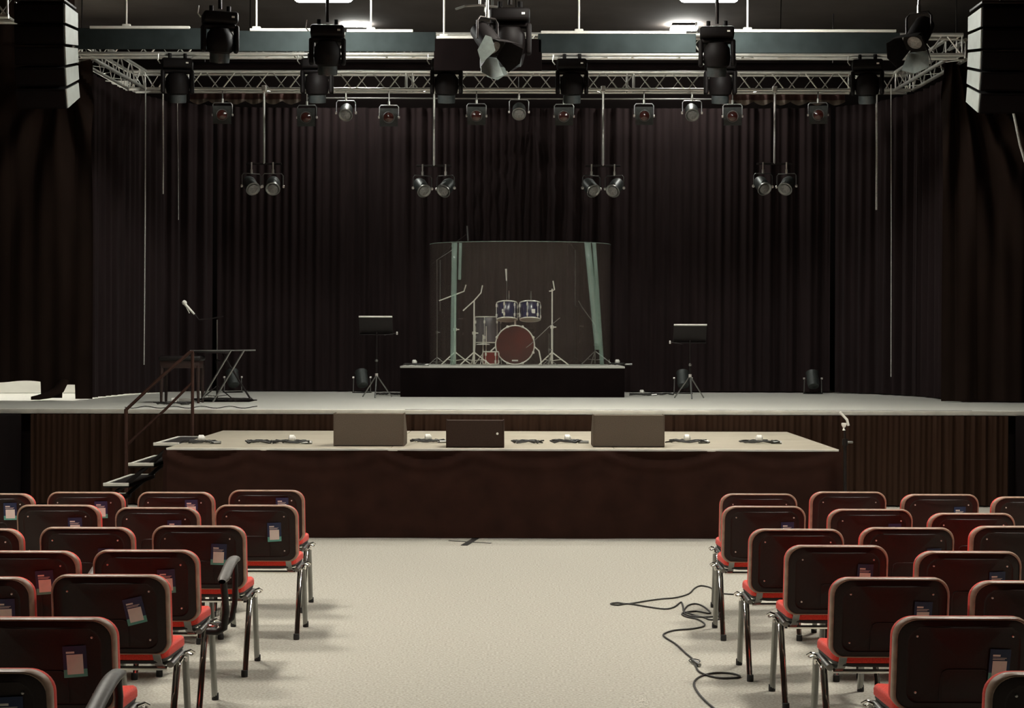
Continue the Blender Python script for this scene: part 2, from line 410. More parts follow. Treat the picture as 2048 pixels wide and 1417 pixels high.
# ---------------------------------------------------------------- floodlights on ceiling
def flood():
    t = thing('floodlight', '', 'ceiling light', group='bright floodlights on the ceiling')
    MB().box((0, 0, .15), (.60, .30, .05), bev=.015).build('housing', 'dark_metal', t)
    MB().box((0, 0, .06), (.64, .30, .12), bev=.05).build('diffuser', 'lamp_glow', t)
    MB().tube([(-.2, 0, .17), (-.2, 0, .85)], .008, 6).build('bracket', 'dark_metal', t)
    MB().tube([(.2, 0, .17), (.2, 0, .85)], .008, 6).build('bracket', 'dark_metal', t)
    return t
fl = flood()
for px, py, D, lab in ((645, 1, 17.9, 'big bright floodlight at the top of the picture, left'), (1420, 1, 17.9, 'big bright floodlight at the top of the picture, right'),
                       (712, 52, 23.4, 'small bright floodlight just above the bar, left'), (1368, 60, 23.4, 'small bright floodlight just above the bar, right')):
    p = W(px, py, D); o = place(fl, used, lab, p)
    if D > 22: o.scale = (.6, .8, .34)
def house():
    t = thing('house_light', '', 'ceiling light', group='house lights over the seats')
    MB().box((0, 0, .06), (.95, .95, .06), bev=.015).box((-.47, 0, -.13), (.02, .95, .36)).box((.47, 0, -.13), (.02, .95, .36)).box((0, -.47, -.13), (.95, .02, .36)).box((0, .47, -.13), (.95, .02, .36)).build('housing', 'dark_metal', t); MB().box((0, 0, .02), (.88, .88, .03)).build('diffuser', 'house_glow', t)
    MB().tube([(0, 0, .08), (0, 0, .2)], .02, 8).build('stem', 'dark_metal', t)
    return t
hl = house()
for x, y, lab in ((-3.4, 11.2, 'house light over the front left seats'), (3.4, 11.2, 'house light over the front right seats'), (.7, 15.9, 'house light over the low platform'),
                  (-3.4, 8.2, 'house light over the back left seats'), (3.4, 8.2, 'house light over the back right seats')):
    place(hl, used, lab, (x, y, CZ-.2))

# ---------------------------------------------------------------- moving heads
def mover():
    t = thing('moving_head', '', 'stage light', group='moving head lights under the near truss')
    MB().box((0, 0, -.10), (.36, .26, .12), bev=.03).build('base', 'mover_body', t)
    for s in (-1, 1): MB().tube([(s*.09, 0, -.04), (s*.09, 0, .0), (s*.09, .0, .03)], .022, 8).build('clamp', 'mover_body', t)
    y = MB()
    y.box((0, 0, -.185), (.33, .12, .05), bev=.02)
    for s in (-1, 1): y.box((s*.17, 0, -.31), (.05, .13, .28), bev=.022)
    y.build('yoke', 'mover_body', t)
    R = RX(math.radians(-168))
    h = MB().lathe([(.02, -.17), (.09, -.16), (.135, -.10), (.145, .0), (.13, .08), (.10, .10), (.10, .16)], (0, 0, -.36), R, 24).build('head', 'mover_body', t)
    MB().lathe([(.104, .10), (.104, .17), (.10, .195), (.085, .195)], (0, 0, -.36), R, 24).build('lens_barrel', 'mover_barrel', h)
    MB().lathe([(.083, .188), (.05, .20), (0, .205)], (0, 0, -.36), R, 20).build('lens', 'lens_grey', h)
    k = MB(); k.tube([(-.2, -.02, -.10), (-.23, -.02, -.06), (-.22, -.02, .02)], .008, 6); k.build('safety_cable', 'alu', t)
    MB().box((.12, -.132, -.10), (.03, .006, .018)).build('display', 'white_plastic', t)
    return t
mv = mover()
for i, (px, lab) in enumerate(((355, 'first from the left under the near truss'), (634, 'under the left floodlight'), (893, 'left of the centre'), (1144, 'right of the centre'), (1441, 'under the right floodlight'), (1735, 'last on the right under the near truss'))):
    p = W(px, 110, TN-.15); place(mv, used, 'black moving head light, ' + lab, (p.x, p.y, TZ-.03), rz=[.15, 0, .05, -.05, 0, -.2][i])
# larger moving heads in front
def place_front(px, py, D, lab, rz=0., sc=1.):
    o = copy_tree(mv); p = W(px, py, D); o.location = p; o.rotation_euler = (0, 0, rz); o.scale = (sc,)*3
    o['label'] = lab; o['group'] = 'large moving heads in front of the bars'; 
    r = MB().tube([(0, 0, .0), (0, 0, (CZ-p.z)/sc)], .02, 8).build('drop_pipe', 'dark_metal', o)
    return o
place_front(655, 45, 17.2, 'large black moving head right below the left floodlight', .1, .98)
place_front(1434, 48, 17.2, 'large black moving head right below the right floodlight', -.1, .98)
place_front(440, 18, 17.2, 'large black moving head between the two left bars', .3, 1.)
place_front(1020, 10, 17.2, 'large black moving head behind the hanging diamond barn door', 0., 1.15)

# fresnels with barn doors
def fresnel():
    t = thing('fresnel_spotlight', '', 'stage light', group='spotlights with barn doors')
    R = RX(math.radians(135))
    b = MB().lathe([(.04, -.2), (.10, -.18), (.11, -.05), (.11, .12), (.12, .13)], (0, 0, -.30), R, 20).build('body', 'mover_body', t)
    MB().lathe([(.10, .121), (.06, .135), (0, .14)], (0, 0, -.30), R, 20).build('lens', 'lens_grey', b)
    MB().tube([(-.135, 0, -.30), (-.135, 0, -.12), (-.10, 0, -.08), (.10, 0, -.08), (.135, 0, -.12), (.135, 0, -.30)], .012, 8).build('yoke', 'dark_metal', t)
    MB().tube([(0, 0, -.08), (0, 0, .0)], .02, 8).build('clamp', 'satin_metal', t)
    for k in range(4):
        Rk = R @ RZ(k*PI/2); d = MB()
        pts = [Rk @ Vector(q) + Vector((0, 0, -.30)) for q in ((-.11, .11, .13), (.11, .11, .13), (.15, .19, .30), (0, .22, .34), (-.15, .19, .30))]
        n = (Rk @ Vector((0, 1, 0)))*.004
        d.add([p for p in pts]+[p+n for p in pts], [(0, 1, 2, 3, 4), (9, 8, 7, 6, 5)]+[(i, i+5, (i+1) % 5+5, (i+1) % 5) for i in range(5)])
        d.build('barn_door', 'barn_door' if k == 2 else 'mover_body', t, smooth=False)
    return t
fz = fresnel()
for px, py, D, rz, lab in ((975, 20, 16.6, .75, 'spotlight with pale diamond barn door hanging left of centre'), (1838, 10, 16.6, -.7, 'spotlight with barn doors at the upper right'), (985, 30, 18.0, 2.4, 'dark spotlight turned away just right of the pale barn door')):
    p = W(px, py, D); o = place(fz, used, lab, p, rz)
    tag(MB().tube([p, (p.x, p.y, CZ)], .014, 8).build('drop_pipe', 'satin_metal'), 'thin drop pipe holding the ' + lab.split(' hanging')[0].split(' just')[0], 'pipe', 'drop pipes for spotlights')
dd = [W(a_, b_, 16.2) for a_, b_ in ((955, 100), (971, 70), (983, 74), (991, 101), (963, 127))]
fd = None
for o_ in bpy.data.objects:
    if o_.get('label', '').startswith('spotlight with pale diamond'): fd = o_
iv = Matrix.Translation(fd.location) @ Matrix.Rotation(.75, 4, 'Z'); iv.invert(); dd = [iv @ p for p in dd]; dn = iv.to_3x3() @ Vector((.0, .008, .0))
MB().add(dd+[p+dn for p in dd], [(0, 1, 2, 3, 4), (9, 8, 7, 6, 5)]+[(i, i+5, (i+1) % 5+5, (i+1) % 5) for i in range(5)]).build('barn_door', 'barn_door', fd, smooth=False)
MB_ = MB().tube([W(912, 18, 16.9), W(930, 12, 16.8), W(960, 10, 16.8), W(995, 14, 16.8)], .012, 8).tube([W(960, 10, 16.8), Vector((X(960, 16.8), 16.8, CZ))], .012, 8)
tag(MB_.build('yoke_arm', 'satin_metal'), 'curved grey metal arm at the top, left of the pale barn door', 'bracket')

# ---------------------------------------------------------------- PAR cans
def par(frame=True):
    t = thing('par_can', '', 'stage light')
    tl = math.radians(97 if frame else 125); R = RX(tl)
    b = MB().lathe([(.03, -.16), (.07, -.15), (.088, -.10), (.088, .058)], (0, 0, -.20), R, 20).build('body', 'lamp_body', t)
    MB().lathe([(.064, .060), (.064, .068), (.03, .078), (0, .081)], (0, 0, -.20), R, 20).build('lens', 'lens_red' if frame else 'lens_grey', b)
    if frame:
        g = MB(); n = 24; o_, i_ = [], []
        for j in range(n):
            a = 2*PI*j/n; c, s = math.cos(a), math.sin(a); k = .122/max(abs(c), abs(s))
            o_.append((c*k, s*k)); i_.append((c*.07, s*.07))
        vs = [R @ Vector((x, y, z)) + Vector((0, 0, -.20)) for z in (.062, .072) for x, y in o_+i_]
        fs = []
        for j in range(n):
            q = (j+1) % n
            fs += [(j, q, n+q, n+j), (2*n+j, 3*n+j, 3*n+q, 2*n+q), (j, 2*n+j, 2*n+q, q), (n+j, n+q, 3*n+q, 3*n+j)]
        g.add(vs, fs); g.build('gel_frame', 'lamp_body', t, smooth=False)
        g2 = MB().tube([R @ Vector((math.cos(a)*.074, math.sin(a)*.074, .074)) + Vector((0, 0, -.20)) for a in [2*PI*j/24 for j in range(24)]], .006, 6, closed=True)
        g2.build('lens_ring', 'satin_metal', t)
    else:
        MB().lathe([(.089, .05), (.095, .055), (.095, .07), (.088, .072), (.07, .06)], (0, 0, -.20), R, 20).build('front_ring', 'satin_metal', t)
    MB().tube([(-.13, 0, -.20), (-.13, 0, -.06), (-.11, 0, -.035), (.11, 0, -.035), (.13, 0, -.06), (.13, 0, -.20)], .007, 6).build('yoke', 'satin_metal', t)
    for s in (-1, 1): MB().lathe([(.016, -.012), (.02, 0), (.016, .012)], (s*.135, 0, -.20), RY(PI/2), 10).build('knob', 'screw_metal', t)
    MB().tube([(0, 0, -.035), (0, 0, .02)], .016, 8).build('clamp', 'alu', t)
    return t
pf = par(True); pr = par(False)
sq = [(445, 230, 'leftmost square lamp, in front of the red valance'), (614, 235, 'square lamp left of the left round one'), (778, 235, 'square lamp right of the left round one'), (953, 232, 'square lamp left of the middle round one'),
      (1128, 233, 'square lamp right of the middle round one'), (1288, 232, 'square lamp left of the right round one'), (1465, 233, 'square lamp right of the right round one'), (1636, 230, 'rightmost square lamp under the rear truss')]
for px, py, lab in sq:
    p = W(px, py, TF-.12); o = place(pf, used, 'grey par can with square frame, ' + lab, (p.x, p.y, p.z+.20), rz=random.uniform(-.12, .12), group='square framed lamps under the rear truss')
    tag(MB().tube([(p.x, p.y, p.z+.2), (p.x, p.y, TZ-.02)], .009, 6).build('drop_rod', 'satin_metal', o.parent), 'short rod above the ' + lab, 'rod', 'short rods for the lamps')
for px, py, lab in ((692, 226, 'round par can under the rear truss, left'), (1038, 224, 'round par can under the rear truss, middle'), (1384, 226, 'round par can under the rear truss, right')):
    p = W(px, py, TF-.12); o = place(pr, used, lab, (p.x, p.y, p.z+.20), group='round par cans under the rear truss')
    tag(MB().tube([(p.x, p.y, p.z+.2), (p.x, p.y, TZ-.02)], .011, 6).build('drop_rod', 'alu'), 'short rod above the ' + lab, 'rod', 'short rods for the lamps')
# T poles each with two cans
for k, (px, ty, lab) in enumerate(((528, 328, 'first'), (868, 332, 'second'), (1206, 332, 'third'), (1549, 328, 'fourth'))):
    D = TF-.15; p = W(px, ty, D)
    t = thing('hanging_pole', 'thin hanging pole with crossbar, %s from the left' % lab, 'pole', p, 0, 'hanging poles with crossbars')
    MB().tube([(0, 0, 0), (0, 0, TZ+.02-p.z)], .016, 10).build('pole', 'alu', t)
    MB().tube([(-.24, 0, 0), (.24, 0, 0)], .014, 10).build('crossbar', 'dark_metal', t)
    MB().box((0, 0, TZ-.0-p.z), (.06, .07, .09), bev=.01).build('clamp', 'alu', t)
    dxs = [(-25, .55), (18, .1)] if k == 0 else [(-23, .5), (23, -.5)]
    if k == 3: dxs = [(-23, .3), (24, -.5)]
    for j, (dx, rz) in enumerate(dxs):
        q = W(px+dx, ty+10, D-.03)
        place(pr, used, 'par can on the %s hanging pole, %s one' % (lab, ('left', 'right')[j]), (q.x, q.y, p.z-.10), rz=rz, group='par cans on the hanging poles', scale=1.05)
        tag(MB().tube([(q.x, q.y, p.z+.02), (q.x, q.y, p.z-.12)], .010, 8).build('drop_rod', 'screw_metal'), 'short stem above the %s par can of the %s pole' % (('left', 'right')[j], lab), 'rod', 'short stems on the crossbars')

# ---------------------------------------------------------------- line arrays
def line_array(label, px0, px1, ys, D, side):
    p = W((px0+px1)/2, ys[0], D)
    t = thing('line_array', label, 'loudspeaker', p, 0, 'hanging line arrays')
    w_ = (px1-px0)*D/F
    yo = 0.
    for i in range(len(ys)-1):
        z0 = Z(ys[i], D)-p.z; z1 = Z(ys[i+1], D)-p.z; h = z0-z1
        tilt = math.radians(2+4.2*i); R = RX(tilt)
        c = Vector((0, .24+yo, (z0+z1)/2)); yo += -h*math.sin(tilt)*-.55
        b = MB(); hh = h/2-.002
        b.prism([(-.24, -hh), (.22, -hh*.80), (.22, hh*.80), (-.24, hh)], -w_/2, w_/2)
        b.v = [tuple(R @ Vector(v) + c) for v in b.v]
        o = b.build('cabinet', 'speaker_front', t, smooth=False)
        s = MB(); q = side*(w_/2+.006)
        s.prism([(-.215, -hh*.95), (.215, -hh*.76), (.215, hh*.76), (-.215, hh*.95)], min(q-.005, q+.005), max(q-.005, q+.005))
        s.v = [tuple(R @ Vector(v) + c) for v in s.v]
        s.build('side_panel', 'speaker_side', o, smooth=False)
        g = MB().box((0, -.245, 0), (w_*.97, .012, h*.82), bev=.004); g.v = [tuple(R @ Vector(v) + c) for v in g.v]
        g.build('grille', 'speaker_front', o)
    MB().box((0, .22, .03), (w_*1.02, .42, .03), bev=.008).build('rigging_frame', 'dark_metal', t)
    MB().tube([(0, .22, .04), (0, .22, CZ-p.z)], .012, 8).build('chain', 'dark_metal', t)
line_array('black line array loudspeaker hanging at top left', 28, 127, [5, 45, 84, 122, 160, 201], 15.0, 1)
line_array('black line array loudspeaker hanging at top right', 1966, 2066, [10, 50, 90, 128, 166, 207], 15.0, -1)

# cords
for px, y0, y1, D, r, m, lab in ((291, 190, 730, 22.0, .008, 'rope', 'long pale cord hanging down the left curtain'), (326, 215, 388, 22.2, .010, 'rope', 'short thick pale cord at the left'),
                                 (355, 230, 440, 22.3, .005, 'rope', 'thin grey wire hanging under the first moving head'), (1753, 205, 420, 22.2, .014, 'rope', 'braided pale strap hanging at the right'),
                                 (1782, 190, 754, 22.0, .006, 'rope', 'long thin pale cord hanging down the right curtain')):
    a = W(px, y0, D); b = W(px + (-3 if px == 291 else 2 if px == 355 else 0), y1, D); a2 = Vector((a.x, a.y, TZ))
    tag(MB().tube([a2, a, a.lerp(b, .5)+Vector((.004, 0, 0)), b], r, 8).build('rope', m), lab, 'cord', 'cords hanging above the stage')
tag(MB().tube([W(2022, 205, 18), W(2030, 240, 18), W(2040, 290, 18), W(2052, 330, 18)], .014, 8).build('rope', 'rope'), 'twisted pale cord under the right line array', 'cord', 'cords hanging above the stage')
# curtain rail and valances
rl = MB().tube([(-3.0, 23.5, Z(197, 23.5)), (3.1, 23.5, Z(198, 23.5))], .012, 8)
for x in (-2.9, 0, 3.0): rl.tube([(x, 23.5, Z(197, 23.5)), (x, 23.5, CZ)], .005, 6)
tag(rl.build('curtain_rail', 'satin_metal'), 'thin rail in front of the backdrop curtain top', 'rail')
for a, b_, lab in ((380, 602, 'red brown valance with scalloped pale hem at the left'), (1434, 1690, 'red brown valance with scalloped pale hem at the right')):
    D = 23.15; xa, xb = X(a, D, 200), X(b_, D, 200); n = round((b_-a)/37)
    def mk(z_top, z_bot, sc, dy):
        def fn(u, v):
            x = xa+(xb-xa)*u; f = abs(math.sin(PI*n*u)); zb = z_bot-sc*f
            return (x, D+dy+.02*math.sin(u*n*PI*2)+.01*math.sin(u*91), z_top+(zb-z_top)*v)
        return MB().grid(fn, 160, 5)
    t = thing('valance', lab, 'valance', (0, 0, 0))
    mk(Z(186, D), Z(203, D), .015, 0).build('cloth', 'valance_red', t)
    mk(Z(200, D), Z(203, D), .05, -.02).build('hem', 'valance_pale', t)

# ---------------------------------------------------------------- drum riser and kit
RZT = 1.43; RD0 = 21.8; RD1 = 23.7
rx0, rx1 = X(800, RD0), X(1250, RD0)
t = thing('drum_riser', 'low black riser carrying the drum kit', 'riser', ((rx0+rx1)/2, RD0, HS))
MB().box((0, (RD1-RD0)/2, (RZT-HS)/2-.012), (rx1-rx0-.01, RD1-RD0-.01, RZT-HS-.026)).build('skirt', 'black_cloth', t, smooth=False)
MB().box((0, (RD1-RD0)/2, RZT-HS-.0125), (rx1-rx0, RD1-RD0, .025), bev=.004).build('top', 'stage_floor', t)

# acrylic shield
sx = (X(858, 22.3)+X(1222, 22.3))/2; hw = (X(1222, 22.6)-X(858, 22.6))/2
shz = Z(483, 22.0)
def shp(u):                             # u in -1..1
    a = u*PI/2*.98
    return (sx+hw*math.copysign(abs(math.sin(a))**.92, a), 22.85-.85*math.cos(a)**.8)
t = thing('drum_shield', 'curved clear acrylic shield in front of the drum kit', 'screen', (0, 0, 0))
for i in range(1):
    u0, u1 = -1, 1
    def fn(u, v):
        x, y = shp(u0+(u1-u0)*u); return (x, y, RZT+.003+(shz-RZT)*v)
    pm = MB(); N_ = 64
    for a_ in (0., .008):
        vs = []
        for i_ in range(N_+1):
            x, y, z_ = fn(i_/N_, 0); vs += [(x, y+a_, z_), (x, y+a_, shz)]
        pm.add(vs, [(2*k, 2*k+1, 2*k+3, 2*k+2) for k in range(N_)])
    pm.build('panel', 'acrylic', t)
    er = MB().tube([(fn(k/40, 1)[0], fn(k/40, 1)[1]+.004, shz) for k in range(41)], .005, 6); er.build('top_edge', 'acrylic_green', t)
def strip(pxt, pxb, w_, y0, y1, name='pale_strip'):  # pale green strip set just in front of the shield curve
    m = MB(); n = 6; vs = []
    def onD(px):                        # depth of the shield curve where it crosses this direction
        best = min((abs(shp(u/4000)[0]-X(px, shp(u/4000)[1])), shp(u/4000)[1]) for u in range(-4000, 4001)); return best[1]-.03
    for k in range(n+1):
        f = k/n; px = pxt+(pxb-pxt)*f; D = onD(px)
        vs += [W(px-w_/2, y0+(y1-y0)*f, D), W(px+w_/2, y0+(y1-y0)*f, D)]
    for v in vs: v.z = max(v.z, RZT+.005)
    m.add(vs, [(2*k, 2*k+1, 2*k+3, 2*k+2) for k in range(n)])
    m.build(name, 'acrylic_green', t, solid=.006)
strip(909, 906, 11, 486, 730); strip(921, 919, 6, 486, 560)
strip(1175, 1196, 13, 486, 700); strip(1188, 1204, 8, 486, 730)

KD = 22.75
def drum(name, label, cat, loc, r, h, shell, top='drum_head', bot='drum_head', R=None, lugs=6):
    t = thing(name, label, cat, loc); R = R or Matrix.Identity(3)
    MB().lathe([(r*.97, -h/2), (r, -h/2+.01), (r, h/2-.01), (r*.97, h/2)], (0, 0, 0), R, 28).build('shell', shell, t)
    MB().lathe([(r*.96, h/2+.002), (0, h/2+.004)], (0, 0, 0), R, 28).build('drum_head', top, t)
    MB().lathe([(r*.96, -h/2-.002), (0, -h/2-.004)], (0, 0, 0), R, 28).build('bottom_head', bot, t)
    for z in (-h/2, h/2):
        MB().tube([R @ Vector((math.cos(a)*r*1.02, math.sin(a)*r*1.02, z)) for a in [2*PI*j/28 for j in range(28)]], .009, 6, closed=True).build('hoop', 'bright_chrome', t)
    for j in range(lugs):
        a = 2*PI*(j+.25)/lugs; l = MB()
        for z in (-h*.30, h*.30):
            l.box(R @ Vector((math.cos(a)*(r+.012), math.sin(a)*(r+.012), z)), (.025, .025, .045), bev=.008)
        l.tube([R @ Vector((math.cos(a)*(r+.014), math.sin(a)*(r+.014), z)) for z in (-h/2, h/2)], .004, 6)
        l.build('lug', 'bright_chrome', t)
    return t
def mx(px, py, D): return W(px, py, D)
c = mx(1030, 690, KD)
RB = RX(PI/2)
bd = thing('bass_drum', 'bass drum with dark red front head in the middle of the kit', 'drum', (c.x, KD+.22, RZT+.278))
MB().lathe([(.255, -.2), (.262, -.19), (.262, .19), (.255, .2)], (0, 0, 0), RB, 36).build('shell', 'drum_red', bd)
MB().lathe([(.258, .212), (.12, .214), (0, .215)], (0, 0, 0), RB, 36).build('front_head', 'drum_head_red', bd)
for y in (-.21, .21):
    MB().tube([(math.cos(a)*.268, -y, math.sin(a)*.268) for a in [2*PI*j/40 for j in range(40)]], .009, 8, closed=True).build('hoop', 'bright_chrome' if y > 0 else 'drum_red', bd)
for j in range(8):
    a = 2*PI*(j+.5)/8
    MB().box((math.cos(a)*.272, -.20, math.sin(a)*.272), (.034, .05, .034), rot=None, bev=.01).build('claw', 'bright_chrome', bd)
MB().box((0, -.218, -.215), (.085, .004, .02), bev=.002).build('badge', 'paper_white', bd)
for s in (-1, 1): MB().tube([(s*.24, -.12, .0), (s*.33, -.18, -.08), (s*.355, -.22, -.2), (s*.36, -.24, -.272)], .010, 8).build('spur', 'bright_chrome', bd)
MB().tube([(0, 0, .26), (0, 0, .42)], .014, 8).build('tom_post', 'bright_chrome', bd)
MB().tube([(-.15, .0, .46), (0, 0, .42), (.15, 0, .46)], .011, 8).build('tom_arm', 'bright_chrome', bd)
for px, lab in ((1014, 'left'), (1060, 'right')):
    p = mx(px, 623, KD+.22); tilt = RX(math.radians(-12))
    o = drum('tom_drum', 'dark blue rack tom above the bass drum, ' + lab + ' one', 'drum', (p.x, p.y, p.z), .138, .235, 'drum_blue', R=tilt); o['group'] = 'blue rack toms'
    MB().box((.045 if lab == 'right' else -.06, -.14, .0), (.05 if lab == 'right' else .02, .006, .06), bev=.002).build('badge', 'paper_white', o)
p = mx(976, 660, KD+.45)
ft = drum('floor_tom', 'clear grey floor tom left of the bass drum', 'drum', (p.x, p.y, p.z), .17, .36, 'drum_grey')
for a in (.6, 2.7, 4.6): MB().tube([(math.cos(a)*.19, math.sin(a)*.19, .05), (math.cos(a)*.19, math.sin(a)*.19, -.15), (math.cos(a)*.23, math.sin(a)*.23, RZT-p.z+.002)], .007, 6).build('leg', 'bright_chrome', ft)
p = mx(980, 715, KD-.1)
sd = drum('snare_drum', 'small red drum standing low at the left of the bass drum', 'drum', (p.x+.01, p.y, RZT+.10), .10, .17, 'drum_red', lugs=5)
# hi hat style flat on a stand
hh = thing('hi_hat_stand', 'chrome stand with a flat disc in front of the clear floor tom', 'cymbal stand', mx(966, 733, KD+.18)); hh.location.z = RZT
MB().tube([(0, 0, 0), (0, 0, .42)], .008, 8).build('pole', 'bright_chrome', hh)
MB().lathe([(.10, 0), (.08, .012), (0, .02)], (0, 0, .28), None, 20).build('disc', 'bright_chrome', hh)
for a in (.3, 2.4, 4.5): MB().tube([(0, 0, .16), (math.cos(a)*.16, math.sin(a)*.16, .008)], .006, 6).build('leg', 'bright_chrome', hh)

def stand(name, label, cat, px, pybase, D, pxy, legs=.24, r=.011, m='bright_chrome', boom=None, z0=RZT, group=None, collar=.62):
    b = W(px, pybase, D); b.z = z0; top = W(px, pxy, D).z-z0
    t = thing(name, label, cat, b, 0, group)
    MB().tube([(0, 0, .02), (0, 0, top*.5)], r*1.3, 8).build('lower_tube', m, t); MB().tube([(0, 0, top*.5), (0, 0, top)], r*.9, 8).build('upper_tube', 'satin_metal' if m == 'dark_metal' else m, t)
    MB().lathe([(r*2.2, -.02), (r*2.4, 0), (r*2.2, .02)], (0, 0, top*.5), None, 10).build('collar', m, t)
    MB().box((r*3, 0, top*.5), (.05, .014, .014), bev=.004).build('wing_nut', m, t)
    lh = legs*.75
    for k in range(3):
        a = -.35+k*2*PI/3
        MB().tube([(0, 0, lh), (math.cos(a)*legs, math.sin(a)*legs, .008)], r*.8, 6).build('leg', m, t)
        MB().tube([(0, 0, lh*.35), (math.cos(a)*legs*.55, math.sin(a)*legs*.55, lh*.45)], r*.5, 6).build('leg_brace', m, t)
    if boom:
        pts = [W(x, y, D)-b for x, y in boom]
        MB().tube(pts, r*.75, 8).build('boom_arm', m, t)
    return t
stand('cymbal_stand', 'leftmost chrome boom cymbal stand without a cymbal', 'cymbal stand', 910, 728, 22.6, 588, boom=[(878, 602), (910, 590), (928, 583), (932, 570)], group='empty cymbal stands')
stand('cymbal_stand', 'chrome boom cymbal stand beside the clear floor tom', 'cymbal stand', 948, 728, 22.5, 602, boom=[(926, 622), (948, 602), (962, 586), (965, 571)], group='empty cymbal stands')
stand('cymbal_stand', 'straight chrome cymbal stand right of the bass drum', 'cymbal stand', 1104, 727, 22.6, 578, boom=[(1098, 583), (1104, 582), (1109, 580), (1106, 562)], group='empty cymbal stands')
stand('microphone_stand', 'thin dark stand at the far left inside the drum shield', 'microphone stand', 874, 730, 22.75, 600, r=.006, m='satin_metal', boom=[(874, 600), (874, 520), (905, 500)], legs=.14, group='drum microphone stands')
o = stand('microphone_stand', 'tall boom stand with overhead microphone reaching above the drum shield', 'microphone stand', 880, 730, 23.0, 520, r=.006, m='dark_metal', boom=[(862, 530), (880, 516), (905, 490), (934, 468)], legs=.14, group='drum microphone stands')
b0 = o.location
MB().tube([W(936, 482, 23)-b0, W(934, 452, 23)-b0], .011, 8).build('microphone', 'satin_metal', o)
o = stand('microphone_stand', 'dark boom stand at the right side inside the drum shield', 'microphone stand', 1190, 730, 23.0, 650, r=.008, m='satin_metal', boom=[(1190, 650), (1165, 616), (1157, 602)], legs=.26, group='drum microphone stands')
o = stand('microphone_stand', 'slim stand behind the toms with a white tipped microphone', 'microphone stand', 1013, 728, 23.45, 562, r=.005, m='dark_metal', legs=.16, group='drum microphone stands'); b0 = o.location
MB().tube([W(1013, 562, 23.45)-b0, W(1012, 538, 23.45)-b0], [.008, .014], 8).build('microphone', 'white_plastic', o)
o = stand('microphone_stand', 'low boom stand aimed at the bass drum', 'microphone stand', 1098, 731, 22.35, 668, r=.005, m='satin_metal', legs=.12, boom=[(1120, 636), (1098, 654), (1060, 690), (1052, 696)], group='drum microphone stands')
o = stand('microphone_stand', 'slim stand with a thin microphone hanging at the upper right of the shield', 'microphone stand', 1150, 730, 23.4, 500, r=.005, m='dark_metal', legs=.14, boom=[(1150, 500), (1140, 487), (1135, 488), (1135, 512)], group='drum microphone stands')
for px, py, lab in ((1018, 593, 'left'), (1062, 594, 'right')):
    p = W(px, py, KD+.3); tag(MB().tube([p+Vector((0, 0, .08)), p+Vector((0, 0, .0)), p+Vector((.0, 0, -.04))], [.006, .013, .008], 8).build('clip_microphone', 'satin_metal'), 'small clip microphone on the rim of the %s tom' % lab, 'microphone', 'tom microphones')
th = thing('drum_throne', 'dark drum stool behind the bass drum', 'stool', (X(1045, 23.3), 23.3, RZT))
MB().lathe([(.16, .44), (.175, .46), (.17, .51), (0, .53)], (0, 0, 0), None, 20).build('seat', 'black_plastic', th); MB().tube([(0, 0, .02), (0, 0, .45)], .015, 8).build('pole', 'dark_metal', th)
for a in (.2, 2.3, 4.4): MB().tube([(0, 0, .25), (math.cos(a)*.22, math.sin(a)*.22, .01)], .009, 6).build('leg', 'dark_metal', th)

# ---------------------------------------------------------------- cables
def coil(label, px, py, z, w_, plug=True, seed=0, mats='cable', group='cable coils on the platform'):
    rnd = random.Random(seed); c = G(px, py, z); pts = []
    for k in range(46):
        a = k*.42; r = w_*(.25+.25*rnd.random()); pts.append((c.x+math.cos(a)*r*2.1+.04*math.sin(k*.5), c.y+math.sin(a)*r*1.3+.05*math.sin(k*.21), z+.008+.022*abs(math.sin(k*.83+seed))))
    pts.append((c.x+w_*1.2, c.y+.05, z+.007)); 
    t = thing('cable_coil', label, 'cable', (0, 0, 0), 0, group)
    MB().tube(pts, .007, 6).build('cord', 'cable', t)
    if plug:
        MB().lathe([(.02, -.03), (.034, -.02), (.034, .02), (.016, .035)], (c.x, c.y+.06, z+.045), RY(PI/2), 12).build('plug', 'white_plastic', t)
        MB().tube([(c.x+.1, c.y-.02, z+.01), (c.x+.2, c.y-.03, z+.014)], .014, 8).build('connector', 'satin_metal', t)
coil('cable coil with white plugs at the left end of the low platform', 400, 888, DZ, .13, True, 1)
coil('dark cable coil with one white plug on the low platform, left part', 520, 888, DZ, .12, False, 2)
coil('cable coil with white plug nearest the left floor monitor', 582, 888, DZ, .15, True, 3)
coil('cable coil with white plug between left and middle monitors', 855, 886, DZ, .13, True, 4)
coil('small dark cable coil right of the middle monitor', 1055, 888, DZ, .12, False, 5)
coil('cable coil with white plug left of the right monitor', 1135, 887, DZ, .13, True, 6)
coil('cable coil with white plug right of the right monitor', 1375, 887, DZ, .18, True, 7)
coil('cable coil with white plug at the right end of the low platform', 1520, 888, DZ, .17, True, 8)
coil('dark cable bundle beside the drum riser on the right', 1284, 792, HS, .16, True, 9, group='cables on the main stage')
coil('dark cable loop left of the right music stand', 1320, 791, HS, .16, False, 10, group='cables on the main stage')
coil('dark cable loop under the left music stand', 775, 791, HS, .15, False, 11, group='cables on the main stage')
coil('tangled dark cables under the keyboard stand', 420, 803, HS, .22, True, 12, group='cables on the main stage')
coil('dark cable bundle at the right of the keyboard stand', 470, 802, HS, .22, False, 13, group='cables on the main stage')
coil('thin cables left of the keyboard stand near the stage edge', 345, 810, HS, .20, True, 14, group='cables on the main stage')
coil('cable ends on the left edge of the drum riser', 828, 732, RZT, .12, True, 15, group='cables on the drum riser')
coil('cable ends on the right edge of the drum riser', 1235, 731, RZT, .10, True, 16, group='cables on the drum riser')
